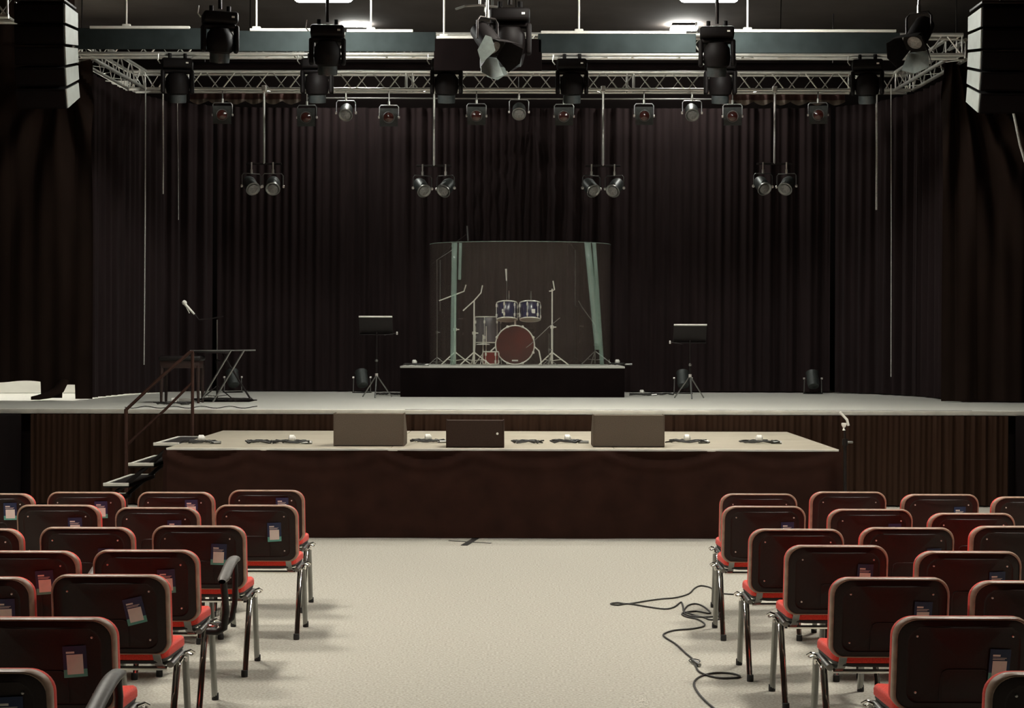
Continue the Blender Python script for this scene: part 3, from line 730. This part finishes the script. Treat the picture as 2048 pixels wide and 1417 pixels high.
tag(MB().tube([G(250+i*8, 816+2.*math.sin(i*.9), HS)+Vector((0, 0, .006)) for i in range(0, 34)], .005, 6).build('cable_run', 'cable'), 'thin cable lying along the stage edge at the left', 'cable')
tag(MB().tube([(X(810+i*14, DF+.02), DF+.02+.012*math.sin(i*1.3), HS+.006) for i in range(0, 82)], .005, 6).build('cable_run', 'cable'), 'thin cable lying along the stage edge from the left monitor rightwards', 'cable')
mt = MB().box(G(455, 803, HS)+Vector((0, 0, .006)), (.62, .5, .010), bev=.004); tag(mt.build('floor_mat', 'black_cloth'), 'small black mat under the keyboard stand cables', 'mat')

z = .3226
raw = [(838,712),(760,706),(716,690),(680,668),(625,658),(585,675),(550,708),(470,732),(380,740),(290,752),(175,770),(110,764),(66,770),(110,778),(175,770),(290,788),(400,802),(460,790),(503,760),(515,790),(525,820),(600,816),(680,830),(660,800),(620,776),(580,770),(540,785),(520,825),(560,846),(650,852),(740,848),(745,865),(680,868),(650,856),(600,845),(530,824),(508,835),(540,852),(600,864),(645,890),(640,910),(570,925),(460,935),(400,955),(400,975),(470,1020),(530,1075),(580,1120),(605,1180),(650,1208),(740,1230),(850,1228),(862,1215),(800,1200),(700,1200),(620,1222),(583,1260),(600,1310),(650,1370),(716,1425)]
def smooth(P, n=4):
    o = []
    for i in range(len(P)-1):
        a, b, c, d = P[max(i-1, 0)], P[i], P[i+1], P[min(i+2, len(P)-1)]
        for k in range(n):
            t = k/n; o.append(.5*((2*b)+(c-a)*t+(2*a-5*b+4*c-d)*t*t+(3*b-a-3*c+d)*t**3))
    return o+[P[-1]]
pts = smooth([G(1200+a*z, 960+b*z, .006) for a, b in raw])
t = thing('floor_cable', 'long thin black cable winding over the carpet near the right chairs', 'cable', (0, 0, 0))
MB().tube(pts, .0055, 8).build('cord', 'cable', t)
p = G(1391, 1326, .012); MB().tube([p+Vector((-.01, .06, 0)), p, p+Vector((.015, -.07, 0))], [.010, .014, .010], 8).build('connector', 'satin_metal', t)
MB().tube([p+Vector((math.cos(a)*.03, .05+math.sin(a)*.05, .0)) for a in [k*PI/8 for k in range(16)]], .003, 6, closed=True).build('velcro_tie', 'cable', t)
t = thing('tape_mark', 'black tape cross on the carpet before the low platform', 'tape', G(940, 1085, 0))
a = G(900, 1083, 0); b = G(984, 1088, 0); c0 = G(940, 1085, 0)
MB().box((0, 0, .0015), ((b-a).length, .03, .003), rot=RZ(math.atan2((b-a).y, (b-a).x))).build('strip', 'tape', t, smooth=False)
a = G(930, 1092, 0); b = G(953, 1078, 0)
MB().box((0, 0, .0032), ((b-a).length, .06, .003), rot=RZ(math.atan2((b-a).y, (b-a).x))).build('strip', 'tape', t, smooth=False)

# ---------------------------------------------------------------- floor monitors
def monitor(label, px0, px1, ytop, ybot, m, dep=.42, badge=False):
    c = G((px0+px1)/2, ybot, DZ); D = c.y; w_ = (px1-px0)*D/F; h = Z(ytop, D)-DZ
    t = thing('floor_monitor', label, 'loudspeaker', (c.x, c.y, DZ), 0, 'floor monitors on the low platform')
    b = MB(); b.prism([(0, .008), (0, h), (.16, h), (dep, .10), (dep, .008)], -w_/2+.008, w_/2-.008); b.build('cabinet', m, t, smooth=False)
    for s in (-1, 1): MB().prism([(-.006, 0), (-.006, h+.006), (.165, h+.006), (dep+.006, .10), (dep+.006, 0)], s*(w_/2-.008)-.008*(s < 0), s*(w_/2-.008)+.008*(s > 0)).build('side_panel', m, t, smooth=False)
    g = MB(); n = Vector((0, h-.10, dep-.16)).normalized()
    g.add([Vector(v)+n*o for o in (.004, .012) for v in ((-w_/2+.02, .17, h-.01), (w_/2-.02, .17, h-.01), (w_/2-.02, dep-.01, .11), (-w_/2+.02, dep-.01, .11))], [(0, 1, 2, 3), (7, 6, 5, 4), (0, 4, 5, 1), (1, 5, 6, 2), (2, 6, 7, 3), (3, 7, 4, 0)])
    g.build('grille', 'speaker_front', t, smooth=False)
    if badge: MB().lathe([(.011, 0), (.011, .004), (0, .005)], (w_/2-.06, -.0, h*.52), RX(PI/2), 12).build('badge', 'white_plastic', t)
monitor('large greyish brown wedge monitor, left one on the low platform', 667, 808, 829, 893, 'monitor_carpet')
monitor('small dark wedge monitor in the middle of the low platform', 892, 1008, 842, 896, 'monitor_dark', .36, True)
monitor('large greyish brown wedge monitor, right one on the low platform', 1186, 1329, 831, 895, 'monitor_carpet')

# ---------------------------------------------------------------- music stands
def music_stand(label, px0, px1, ytop, xp, ybase, D):
    b = W(xp, ybase, D); b.z = HS; t = thing('music_stand', label, 'music stand', b, 0, 'music stands on the main stage')
    ht = Z(ytop, D)-HS; w_ = (px1-px0)*D/F; cx = X((px0+px1)/2, D)-b.x
    R = RX(math.radians(28))
    MB().box((cx, .02, ht-.12), (w_, .008, .26), rot=R, bev=.003).build('desk', 'black_plastic', t)
    MB().box((cx, -.045, ht-.004), (w_, .022, .016), rot=RX(math.radians(-35)), bev=.003).build('top_lip', 'white_plastic', t)
    MB().box((cx, .06, ht-.235), (w_, .06, .008), bev=.002).build('tray', 'black_plastic', t)
    MB().tube([(0, .02, ht-.2), (0, 0, ht*.42)], .009, 8).build('upper_tube', 'dark_metal', t); MB().tube([(0, 0, ht*.46), (0, 0, .1)], .013, 8).build('lower_tube', 'dark_metal', t)
    MB().lathe([(.018, -.015), (.022, 0), (.018, .015)], (0, 0, ht*.46), None, 10).build('collar', 'satin_metal', t)
    for k in range(3):
        a = -PI/2+.0+(k-1)*2.1 + PI*.0
        MB().tube([(0, 0, .30), (math.cos(a)*.22, math.sin(a)*.22, .012)], .009, 8).build('leg', 'satin_metal', t)
    MB().lathe([(.02, -.02), (.02, .02)], (0, 0, .30), None, 10).build('leg_collar', 'screw_metal', t)
    return t
m1 = music_stand('black music stand with a bright top edge, left of the drum riser', 718, 785, 634, 753, 794, 21.4)
m2 = music_stand('black music stand with a bright top edge, right of the drum riser', 1347, 1413, 649, 1380, 790, 21.3)
for ms, px, py, D, xa in ((m1, 794, 667, 21.4, 768), (m2, 1340, 685, 21.3, 1365)):
    b = ms.location; MB().tube([W(xa, py+4, D)-b, W(px, py, D)-b], .006, 6).build('clip_arm', 'dark_metal', ms); MB().box(W(px, py, D)-b, (.022, .02, .04), bev=.006).build('clip', 'screw_metal', ms)

# floor par lights
def floor_par():
    t = thing('floor_par', '', 'stage light', group='par lights on the stage floor')
    R = RX(math.radians(-35))
    b = MB().lathe([(.03, -.12), (.075, -.11), (.085, -.05), (.085, .10), (.092, .12)], (0, 0, .20), R, 20).build('body', 'lamp_body', t)
    MB().lathe([(.08, .105), (0, .11)], (0, 0, .20), R, 18).build('lens', 'lens_grey', b)
    for s in (-1, 1): MB().tube([(s*.12, 0, .22), (s*.125, 0, .01)], .008, 6).build('bracket', 'satin_metal', t); MB().lathe([(.014, -.012), (.014, .012)], (s*.125, 0, .22), RY(PI/2), 8).build('knob', 'screw_metal', t)
    MB().box((0, 0, .008), (.27, .06, .012)).build('base_plate', 'dark_metal', t)
    return t
fp = floor_par()
for px, py, lab, rz in ((724, 783, 'floor par light beside the left music stand', .3), (466, 786, 'floor par light behind the keyboard stand', .4), (1366, 783, 'floor par light behind the right music stand', 0.), (1626, 783, 'floor par light alone at the right by the backdrop', 0.)):
    p = G(px, py, HS); p.y = min(p.y, 23.4); p = Vector((X(px, p.y), p.y, HS)); place(fp, used, lab, p, rz)
tag(MB().lathe([(.02, -.02), (.03, 0), (.02, .02)], G(643, 781, HS)+Vector((0, 0, .03)), None, 10).build('cable_plug', 'white_plastic'), 'small white plug lying by the backdrop, left of the left music stand', 'plug')

p = G(372, 804, HS); tag(MB().box(p+Vector((0, 0, .022)), (.16, .05, .04), bev=.008).build('power_strip', 'white_plastic'), 'small white power strip on the stage between bench and keyboard stand', 'power strip')
p = G(398, 790, HS); tag(MB().lathe([(.012, -.02), (.03, 0), (.012, .03)], p+Vector((0, 0, .03)), RX(.8), 12).build('cable_plug', 'white_plastic'), 'small white plug glinting behind the keyboard stand', 'plug')
# ---------------------------------------------------------------- keyboard corner
D = 19.6
bs = thing('piano_bench', 'dark wooden bench with padded seat on the main stage, left', 'bench', W(364, 808, D)); bs.location.z = HS
MB().box((0, 0, .53), (.50, .34, .06), bev=.025).build('seat', 'black_plastic', bs); MB().box((0, 0, .46), (.46, .30, .09), bev=.006).build('apron', 'wood_dark', bs)
for x in (-.215, .215):
    for y in (-.13, .13): MB().tube([(x, y, .44), (x*1.02, y*1.04, .0)], [.026, .015], 8).build('leg', 'wood_dark', bs)
ks = thing('keyboard_stand', 'slanted black folding stand with flat top beside the bench', 'stand', W(445, 803, D)); ks.location.z = HS
b0 = ks.location.copy()
def K(px, py, dy=0.): 
    q = W(px, py, D+dy)-b0; q.z = max(q.z, .012); return q
MB().tube([K(462, 701), K(405, 797)], .012, 8).build('leg', 'satin_metal', ks); MB().tube([K(488, 701), K(426, 804)], .012, 8).build('leg', 'satin_metal', ks)
MB().tube([K(462, 701, .35), K(405, 797, .35)], .012, 8).build('leg', 'dark_metal', ks)
MB().tube([K(440, 700, .35), K(500, 797, .35)], .012, 8).build('leg', 'dark_metal', ks)
MB().tube([K(380, 702), K(511, 701)], .009, 8).build('top_bar', 'satin_metal', ks); MB().tube([K(380, 702, .35), K(511, 701, .35)], .010, 8).build('top_bar', 'dark_metal', ks)
MB().box((K(420, 705)+K(420, 705, .35))/2, (.42, .36, .025), bev=.006).build('shelf', 'black_plastic', ks)
MB().tube([K(405, 797), K(500, 798)], .010, 8).build('foot_bar', 'dark_metal', ks)
o = stand('microphone_stand', 'black boom stand with a pale microphone over the bench', 'microphone stand', 434, 800, 19.9, 640, r=.009, m='dark_metal', boom=[(446, 633), (425, 637), (398, 640), (389, 628)], z0=HS, legs=.26)
b0 = o.location
MB().tube([W(389, 629, 19.9)-b0, W(371, 610, 19.9)-b0], [.011, .018], 10).build('microphone', 'white_plastic', o)
MB().lathe([(.012, -.03), (.027, -.012), (.03, .006), (.02, .026), (0, .032)], W(369, 606, 19.9)-b0, RY(-.75), 14).build('mic_grille', 'white_plastic', o)
MB().tube([W(369, 608, 19.9)-b0, W(379, 627, 19.9)-b0], .006, 6).build('cord', 'white_plastic', o)

# free standing mic stand right
t = thing('microphone_stand', 'tall dark pole stand with white clip behind the right chairs', 'microphone stand', W(1690, 1085, 14.45)); t.location.z = 0; b0 = t.location.copy()
def K(px, py): return W(px, py, 14.45)-b0
MB().tube([K(1690, 1084), K(1690, 885)], .014, 10).build('lower_tube', 'dark_metal', t); MB().tube([K(1690, 888), K(1689, 850)], .009, 10).build('upper_tube', 'dark_metal', t)
MB().tube([K(1697, 852), K(1694, 840), K(1680, 825)], .011, 8).build('clip_arm', 'white_plastic', t)
MB().lathe([(.022, .015), (.024, .0), (.008, -.03), (.014, -.05)], K(1688, 850), None, 12).build('clip_cone', 'white_plastic', t)
MB().box(K(1698, 885), (.07, .02, .02), bev=.006).build('wing_nut', 'satin_metal', t); MB().lathe([(.024, -.03), (.026, 0), (.024, .03)], K(1690, 885), None, 10).build('collar', 'dark_metal', t)
MB().lathe([(.14, 0), (.14, .012), (.03, .03)], K(1690, 1085)*1, None, 24).build('base', 'dark_metal', t)

# ---------------------------------------------------------------- stairs by the deck, handrail
t = thing('stage_steps', 'open black steps with pale nosings climbing to the low platform', 'stairs', (DX0, 15.45, 0))
for k in range(4):
    zt = .80-.19*k; x1 = -.0-.235*k-.02; x0 = x1-.24; d0, d1 = .0, 1.1
    o = MB().box(((x0+x1)/2, (d0+d1)/2, zt-.02), (x1-x0, d1-d0, .035), bev=.004).build('tread', 'black_plastic', t)
    n = MB().box(((x0+x1)/2, d0-.004, zt-.006), (x1-x0, .03, .03), bev=.004); n.box((x0+.015, (d0+d1)/2, zt+.0), (.03, d1-d0, .008)); n.box(((x0+x1)/2, d1-.015, zt+.0), (x1-x0, .03, .008))
    n.build('nosing', 'pale_trim', o)
for y in (.04, 1.06): MB().prism([(y-.02, 0), (y+.02, 0), (y+.02, .02), (y-.02, .02)], -.98, -.05).tube([(-.96, y, .05), (-.14, y, .74)], .02, 8).tube([(-.05, y, .0), (-.05, y, .76)], .02, 8).build('stringer', 'dark_metal', t)
D = 17.0; P = lambda px, py: W(px, py, D)
t = thing('handrail', 'dark red brown sloping handrail with two rails behind the steps', 'handrail', (P(385, 820).x, D, 0)); b0 = t.location.copy(); 
MB().tube([Vector((P(385, 820).x, D, 0))-b0, P(385, 706)-b0], .017, 10).build('post', 'handrail_paint', t)
MB().tube([Vector((P(252, 820).x, D, 0))-b0, P(252, 819)-b0], .020, 10).build('post', 'handrail_paint', t)
MB().tube([P(387, 704)-b0, P(380, 705)-b0, P(325, 752)-b0, P(250, 822)-b0], .017, 10).build('rail', 'handrail_paint', t)
MB().tube([P(385, 765)-b0, P(330, 820)-b0, P(252, 892)-b0], .014, 10).build('rail', 'handrail_paint', t)
# side stairs at the outer stage corners
for s, lab in ((-1, 'left'), (1, 'right')):
    t = thing('side_stairs', 'black boxed stairs at the far %s corner of the main stage' % lab, 'stairs', (s*5.30, 16.75, 0), 0, 'boxed stairs at the stage corners')
    for k in range(5):
        MB().box((s*(.15+.27*k), .45, (1.0-.2*k)/2-.01), (.27, .88, 1.0-.2*k-.02), bev=.006).build('step', 'black_cloth', t)
    pr = MB(); x0, x1 = s*.0, s*1.45
    pr.add([(x0, -.03, 0), (x0, -.03, 1.05), (x1, -.03, .05), (x1, -.03, 0), (x0, .0, 0), (x0, .0, 1.05), (x1, 0, .05), (x1, 0, 0)], [(0, 1, 2, 3), (7, 6, 5, 4), (0, 4, 5, 1), (1, 5, 6, 2), (2, 6, 7, 3), (3, 7, 4, 0)])
    pr.build('side_panel', 'black_cloth', t, smooth=False)
    MB().tube([(x0, -.03, 1.06), (x1, -.03, .06)], .010, 8).build('edge_strip', 'satin_metal', t)

# ---------------------------------------------------------------- chairs
HW, HH = .2425, .165         # half width, half height of the backrest
def rr(n=44, hw=HW, hh=HH, r=.075, r2=.042):
    P = []
    for cx, cz, a0, rad in ((hw, hh, 0, r), (-hw, hh, 90, r), (-hw, -hh, 180, r2), (hw, -hh, 270, r2)):
        ox = cx-math.copysign(rad, cx); oz = cz-math.copysign(rad, cz)
        for k in range(9):
            a = math.radians(a0+k*90/8); P.append((ox+rad*math.cos(a), oz+rad*math.sin(a)))
    return P
ZB = .81-HH
def bpos(x, z, d):           # backrest surface: x across, z from its centre, d forward of the plane
    y = -.052*(1-(x/HW)**2) + .052 - .24*(z-HH)*.55 + d
    zz = ZB+z
    if z < 0: zz -= .018*(1-(x/HW)**2)*(-z/HH)
    return Vector((x, y, zz))
def shell_mesh(prof, out):
    m = MB(); n = len(out); vs = []
    for s, d in prof:
        for x, zc in out: vs.append(bpos(x*s if s > .5 else x*s, zc*s, d))
    vs.append(bpos(0, 0, prof[-1][1])); fs = []
    for i in range(len(prof)-1):
        for j in range(n): fs.append((i*n+j, i*n+(j+1) % n, (i+1)*n+(j+1) % n, (i+1)*n+j))
    k = (len(prof)-1)*n; c = len(vs)-1
    for j in range(n): fs.append((k+j, k+(j+1) % n, c))
    return m.add(vs, fs)
def make_chair(arms=False):
    t = thing('conference_chair', '', 'chair')
    out = rr()
    sh = shell_mesh([(1.0, .012), (1.0, -.003), (.992, -.012), (.97, -.018), (.93, -.0205), (.82, -.021), (.80, -.017), (.785, -.016), (.6, -.016), (.4, -.016), (.2, -.016)], out)
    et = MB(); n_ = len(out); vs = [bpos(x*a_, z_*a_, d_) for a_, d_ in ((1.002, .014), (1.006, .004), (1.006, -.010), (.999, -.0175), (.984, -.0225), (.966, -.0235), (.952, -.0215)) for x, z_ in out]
    et.add(vs, [(i*n_+j, i*n_+(j+1) % n_, (i+1)*n_+(j+1) % n_, (i+1)*n_+j) for i in range(6) for j in range(n_)])  # added strip over the shell rim, its pale colour paints in overhead light
    sh.tube([bpos(x_*HW, .80*HH-(.012 if abs(x_) > .68 else 0), -.0185) for x_ in (-.72, -.68, -.6, -.4, -.2, 0, .2, .4, .6, .68, .72)], .0028, 6)
    # raised pad at the lower middle
    w1 = .085; z1 = -.165*.10
    path = [bpos(-w1, -.12, -.017), bpos(-w1, z1-.03, -.017), bpos(-w1+.006, z1-.008, -.017), bpos(-w1+.02, z1, -.017), bpos(-.03, z1+.001, -.017), bpos(.03, z1+.001, -.017), bpos(w1-.02, z1, -.017), bpos(w1-.006, z1-.008, -.017), bpos(w1, z1-.03, -.017), bpos(w1, -.12, -.017)]
    sh.tube(path, .0028, 6)
    b = sh.build('backrest', 'shell_plastic', t)
    et.build('pale_edge', 'lit_rim_plastic', b)
    out2 = rr(hw=HW*1.008, hh=HH*.988)
    shell_mesh([(.985, .004), (1.0, .010), (1.0, .034), (.985, .046), (.94, .054), (.8, .058), (.5, .058), (.2, .058)], out2).build('back_cushion', 'red_fabric', t)
    for sx_ in (-1, 1):
        for zz in (.098, -.10):
            p = bpos(sx_*.168, zz, -.018); MB().lathe([(.0045, -.002), (.0045, .002), (.002, .003)], p, RX(PI/2), 8).build('screw', 'screw_metal', b)
    # seat
    def seatfn(th, up):
        m = MB(); out = []
        hw, hd, r = .225, .205, .06
        for cx, cy, a0 in ((hw, hd, 0), (-hw, hd, 90), (-hw, -hd, 180), (hw, -hd, 270)):
            ox = cx-math.copysign(r, cx); oy = cy-math.copysign(r, cy)
            for k in range(7): a = math.radians(a0+k*15); out.append((ox+r*math.cos(a), oy+r*math.sin(a)))
        vs = []; n = len(out)
        for s, z_ in th:
            for x, y in out:
                X_, Y_ = x*s, y*s
                dz = -.018*max(0, Y_/.205)**2*1.2 + .012*(X_/.225)**2
                vs.append((X_, Y_+.305, .448+z_+dz))
        k = (len(th)-1)*n; vs.append((0, .305, .448+th[-1][1])); c = len(vs)-1
        fs = [(i*n+j, i*n+(j+1) % n, (i+1)*n+(j+1) % n, (i+1)*n+j) for i in range(len(th)-1) for j in range(n)] + [(k+j, k+(j+1) % n, c) for j in range(n)]
        return m.add(vs, fs)
    seatfn([(.975, -.012), (1., -.004), (1.0, .018), (.985, .030), (.94, .038), (.7, .042), (.35, .042)], 1).build('seat', 'red_fabric', t)
    seatfn([(.97, -.008), (.985, -.014), (.96, -.026), (.8, -.032), (.4, -.034)], -1).build('seat_shell', 'under_plastic', t)
    for s in (-1, 1):
        x = s*.222
        lf = MB().tube([(x*.98, .20, .405), (x*.98, .44, .412), (x, .478, .405), (x, .492, .385), (x, .53, .2), (x, .575, .012)], .0155, 10, rx=.85).build('leg', 'satin_metal', t)
        lr = MB().tube([(x*.98, .40, .402), (x*1.0, .345, .395), (x*1.0, .315, .375), (x*1.01, .23, .2), (x*1.02, .145, .012)], .0150, 10, rx=.75).build('leg', 'chrome', t)
        for l, y in ((lf, .577), (lr, .143)): MB().lathe([(.017, 0), (.018, .012), (.017, .035)], (x*1.01, y, 0), None, 10).build('foot_cap', 'rubber', l)
        # bracket from back to seat
        br = MB(); pts = [bpos(s*.185, -.10, -.0)+Vector((0, .004, 0)), bpos(s*.185, -.165, .002), Vector((s*.185, .10, .445)), Vector((s*.185, .125, .418)), Vector((s*.185, .17, .405)), Vector((s*.185, .28, .403))]
        q = []; 
        for p in pts: q += [p+Vector((-.016, 0, 0)), p+Vector((.016, 0, 0))]
        nrm = []
        for i, p in enumerate(pts):
            a = pts[max(i-1, 0)]; b_ = pts[min(i+1, len(pts)-1)]; d = (b_-a).normalized(); nn = Vector((0, -d.z, d.y))*.005
            nrm += [q[2*i]+nn, q[2*i+1]+nn]
        K_ = len(q); fs = [(2*i, 2*i+1, 2*i+3, 2*i+2) for i in range(len(pts)-1)] + [(K_+2*i, K_+2*i+2, K_+2*i+3, K_+2*i+1) for i in range(len(pts)-1)]
        fs += [(2*i, 2*i+2, K_+2*i+2, K_+2*i) for i in range(len(pts)-1)] + [(2*i+1, K_+2*i+1, K_+2*i+3, 2*i+3) for i in range(len(pts)-1)]
        br.add(q+nrm, fs); br.build('back_bracket', 'satin_metal', t)
        # linking hook
        h = MB(); h.tube([(x+s*.012, .30, .395), (x+s*.022, .34, .415), (x+s*.028, .37, .405), (x+s*.022, .40, .385), (x+s*.010, .41, .40)], .006, 8)
        h.tube([(x+s*.010, .42, .415), (x+s*.030, .45, .42), (x+s*.042, .475, .405), (x+s*.03, .49, .392), (x+s*.012, .485, .40)], .006, 8)
        h.box((x+s*.012, .36, .402), (.012, .07, .024), bev=.004)
        h.build('linking_hook', 'chrome', t)
    MB().tube([(-.215, .155, .400), (.215, .155, .400)], .009, 8).build('cross_rail', 'chrome', t)
    MB().tube([(-.215, .42, .400), (.215, .42, .400)], .009, 8).build('cross_rail', 'chrome', t)
    if arms:
        for s in (-1, 1):
            x = .345 if s > 0 else -.272
            a = MB().tube([(s*.25, .42, .40), (s*.30, .425, .40), (x-s*.012, .425, .43), (x, .43, .50), (x, .45, .64), (x, .43, .695)], .014, 10).tube([(s*.27, .43, .40), (s*.27, .22, .40)], .012, 8).tube([(s*.25, .23, .40), (s*.30, .22, .40), (x-s*.012, .21, .42), (x, .20, .50), (x, .14, .62), (x, .13, .665)], .017, 10).build('armrest', 'black_plastic', t)
            pad = MB(); pad.grid(lambda u, v: (x+.028*math.cos(2*PI*u)*(1 if v not in (0, 1) else .6), .09+.38*v, .655+.075*math.sin(PI*.5*v)**1.2-.02*(v**4) + .017*math.sin(2*PI*u)*(1 if v not in (0, 1) else .6)), 14, 10)
            pad.add([(x, .09, .655), (x, .47, .71)], []); pad.build('arm_pad', 'arm_pad', a)
            h = MB().box((s*.262, .33, .402), (.05, .05, .03), bev=.006); h.build('arm_clamp', 'chrome', a)
    return t
def sticker(parent, dx, dz, rot, style=0):
    m = MB(); w_, h_ = .078, .108
    def pt(u, v, d):
        a = u*math.cos(rot)-v*math.sin(rot); b = u*math.sin(rot)+v*math.cos(rot)
        return bpos(dx+a, HH-dz+b, -.0225-d)
    def rect(u0, v0, u1, v1, d, mi):
        m.cur = mi; n = 4; vs = []
        for k in range(n+1):
            u = u0+(u1-u0)*k/n; vs += [pt(u, v0, d), pt(u, v1, d)]
        m.add(vs, [(2*k, 2*k+1, 2*k+3, 2*k+2) for k in range(n)])
    rect(-w_/2, -h_/2, w_/2, h_/2, 0, 0); rect(-w_/2, -h_/2, w_/2, -h_/2+.026, .0006, 1)
    rect(-.027, -h_/2+.010, .027, -h_/2+(.066 if not style else .078), .0012, 2)
    rect(-.028, h_/2-.026, .0, h_/2-.019, .0012, 2)
    if not style:
        for k in range(2): rect(-.028, h_/2-.0325-k*.005, .024-.006*k, h_/2-.0305-k*.005, .0012, 2)
    o = m.build('sticker', ['sticker_blue', 'sticker_teal', 'paper_white'], parent, smooth=False)
    return o
ch = make_chair(); ca = make_chair(True); uc = {}
ROWN = {1: 'first', 2: 'second', 3: 'third', 4: 'fourth', 5: 'fifth', 6: 'sixth', 7: 'seventh'}
ORD = {1: 'on the aisle', 2: 'second from the aisle', 3: 'third from the aisle', 4: 'fourth from the aisle'}
chairs = [  # side, row, seat, centre px, top y, arms, sticker(dx, dz, rot, style)
 ('left', 1, 1, 530, 982, 0, (.11, .10, 0, 0)), ('left', 1, 2, 348, 986, 0, (.11, .10, 0, 0)), ('left', 1, 3, 167, 986, 0, (.11, .11, 0, 0)), ('left', 1, 4, -15, 989, 0, (.11, .11, 0, 0)),
 ('left', 2, 1, 509.5, 1012, 0, (.113, .155, .02, 0)), ('left', 2, 2, 310.5, 1017, 0, (.11, .125, 0, 0)), ('left', 2, 3, 112, 1012, 0, (.11, .125, 0, 0)),
 ('left', 3, 1, 393.5, 1054, 0, (.112, .145, -.06, 0)), ('left', 3, 2, 168.5, 1057, 0, (.11, .16, 0, 0)), ('left', 3, 3, -57, 1060, 0, None),
 ('left', 4, 1, 286.5, 1103, 1, (.105, .14, .03, 0)), ('left', 4, 2, 45, 1105, 0, (.10, .14, .05, 0)),
 ('left', 5, 1, 214, 1153, 0, (.112, .145, .2, 0)), ('left', 5, 2, -62, 1158, 0, (.14, .14, 0, 0)),
 ('left', 6, 1, 84, 1240, 0, (.112, .148, .03, 1)), ('left', 7, 1, -73, 1345, 1, (.13, .13, 0, 0)),
 ('right', 1, 1, 1520, 989, 0, None), ('right', 1, 2, 1700, 985, 0, None), ('right', 1, 3, 1885, 990, 0, (.11, .13, 0, 0)), ('right', 1, 4, 2068, 995, 0, None),
 ('right', 2, 1, 1531, 1014, 0, (.13, .145, 0, 0)), ('right', 2, 2, 1745, 1020, 0, (.13, .135, 0, 0)), ('right', 2, 3, 1949, 1028, 0, None),
 ('right', 3, 1, 1597, 1060, 0, None), ('right', 3, 2, 1819, 1057, 0, (.13, .16, 0, 0)), ('right', 3, 3, 2040, 1054, 0, None),
 ('right', 4, 1, 1678, 1093, 0, (.125, .14, -.06, 0)), ('right', 4, 2, 1943, 1105, 0, (.12, .145, 0, 0)),
 ('right', 5, 1, 1786, 1158, 0, (.125, .15, -.05, 0)), ('right', 5, 2, 2071, 1165, 0, None),
 ('right', 6, 1, 1933, 1237, 0, (.12, .165, -.06, 0)), ('right', 7, 1, 2152, 1350, 0, None)]
for side, row, seat, px, ty, arms, stk in chairs:
    proto = ca if arms else ch; D = F*(HC-.81)/(ty-.0022*(px-CX)-680)
    x = X(px, D, ty)
    if uc.get(arms): o = copy_tree(proto)
    else: o = proto; uc[arms] = True
    first = o is proto
    o.location = (x, D-.0, 0); o.rotation_euler = (0, 0, random.uniform(-.012, .012) if seat > 1 else 0)
    o['group'] = 'red chairs in the %s seating block' % side
    lab = 'red chair %s, %s row from the stage, %s block' % (ORD[seat], ROWN[row], side)
    if arms: lab = 'red chair with grey armrests %s, %s row from stage, %s block' % (ORD[seat], ROWN[row], side)
    if row == 7 and side == 'right': lab = 'red chair cut off at the bottom right corner, nearest the camera'
    if row == 7 and side == 'left': lab = 'red chair with grey armrests cut off at the bottom left corner'
    if row == 6: lab = 'red chair on the aisle, second nearest the camera, %s block' % side
    o['label'] = lab; o['_stk'] = 1 if stk else 0
    if stk: STK = globals().setdefault('STK', []); STK.append((o, stk))
for o, s in STK: sticker(o, *s)
for o in bpy.data.objects:
    if '_stk' in o: del o['_stk']
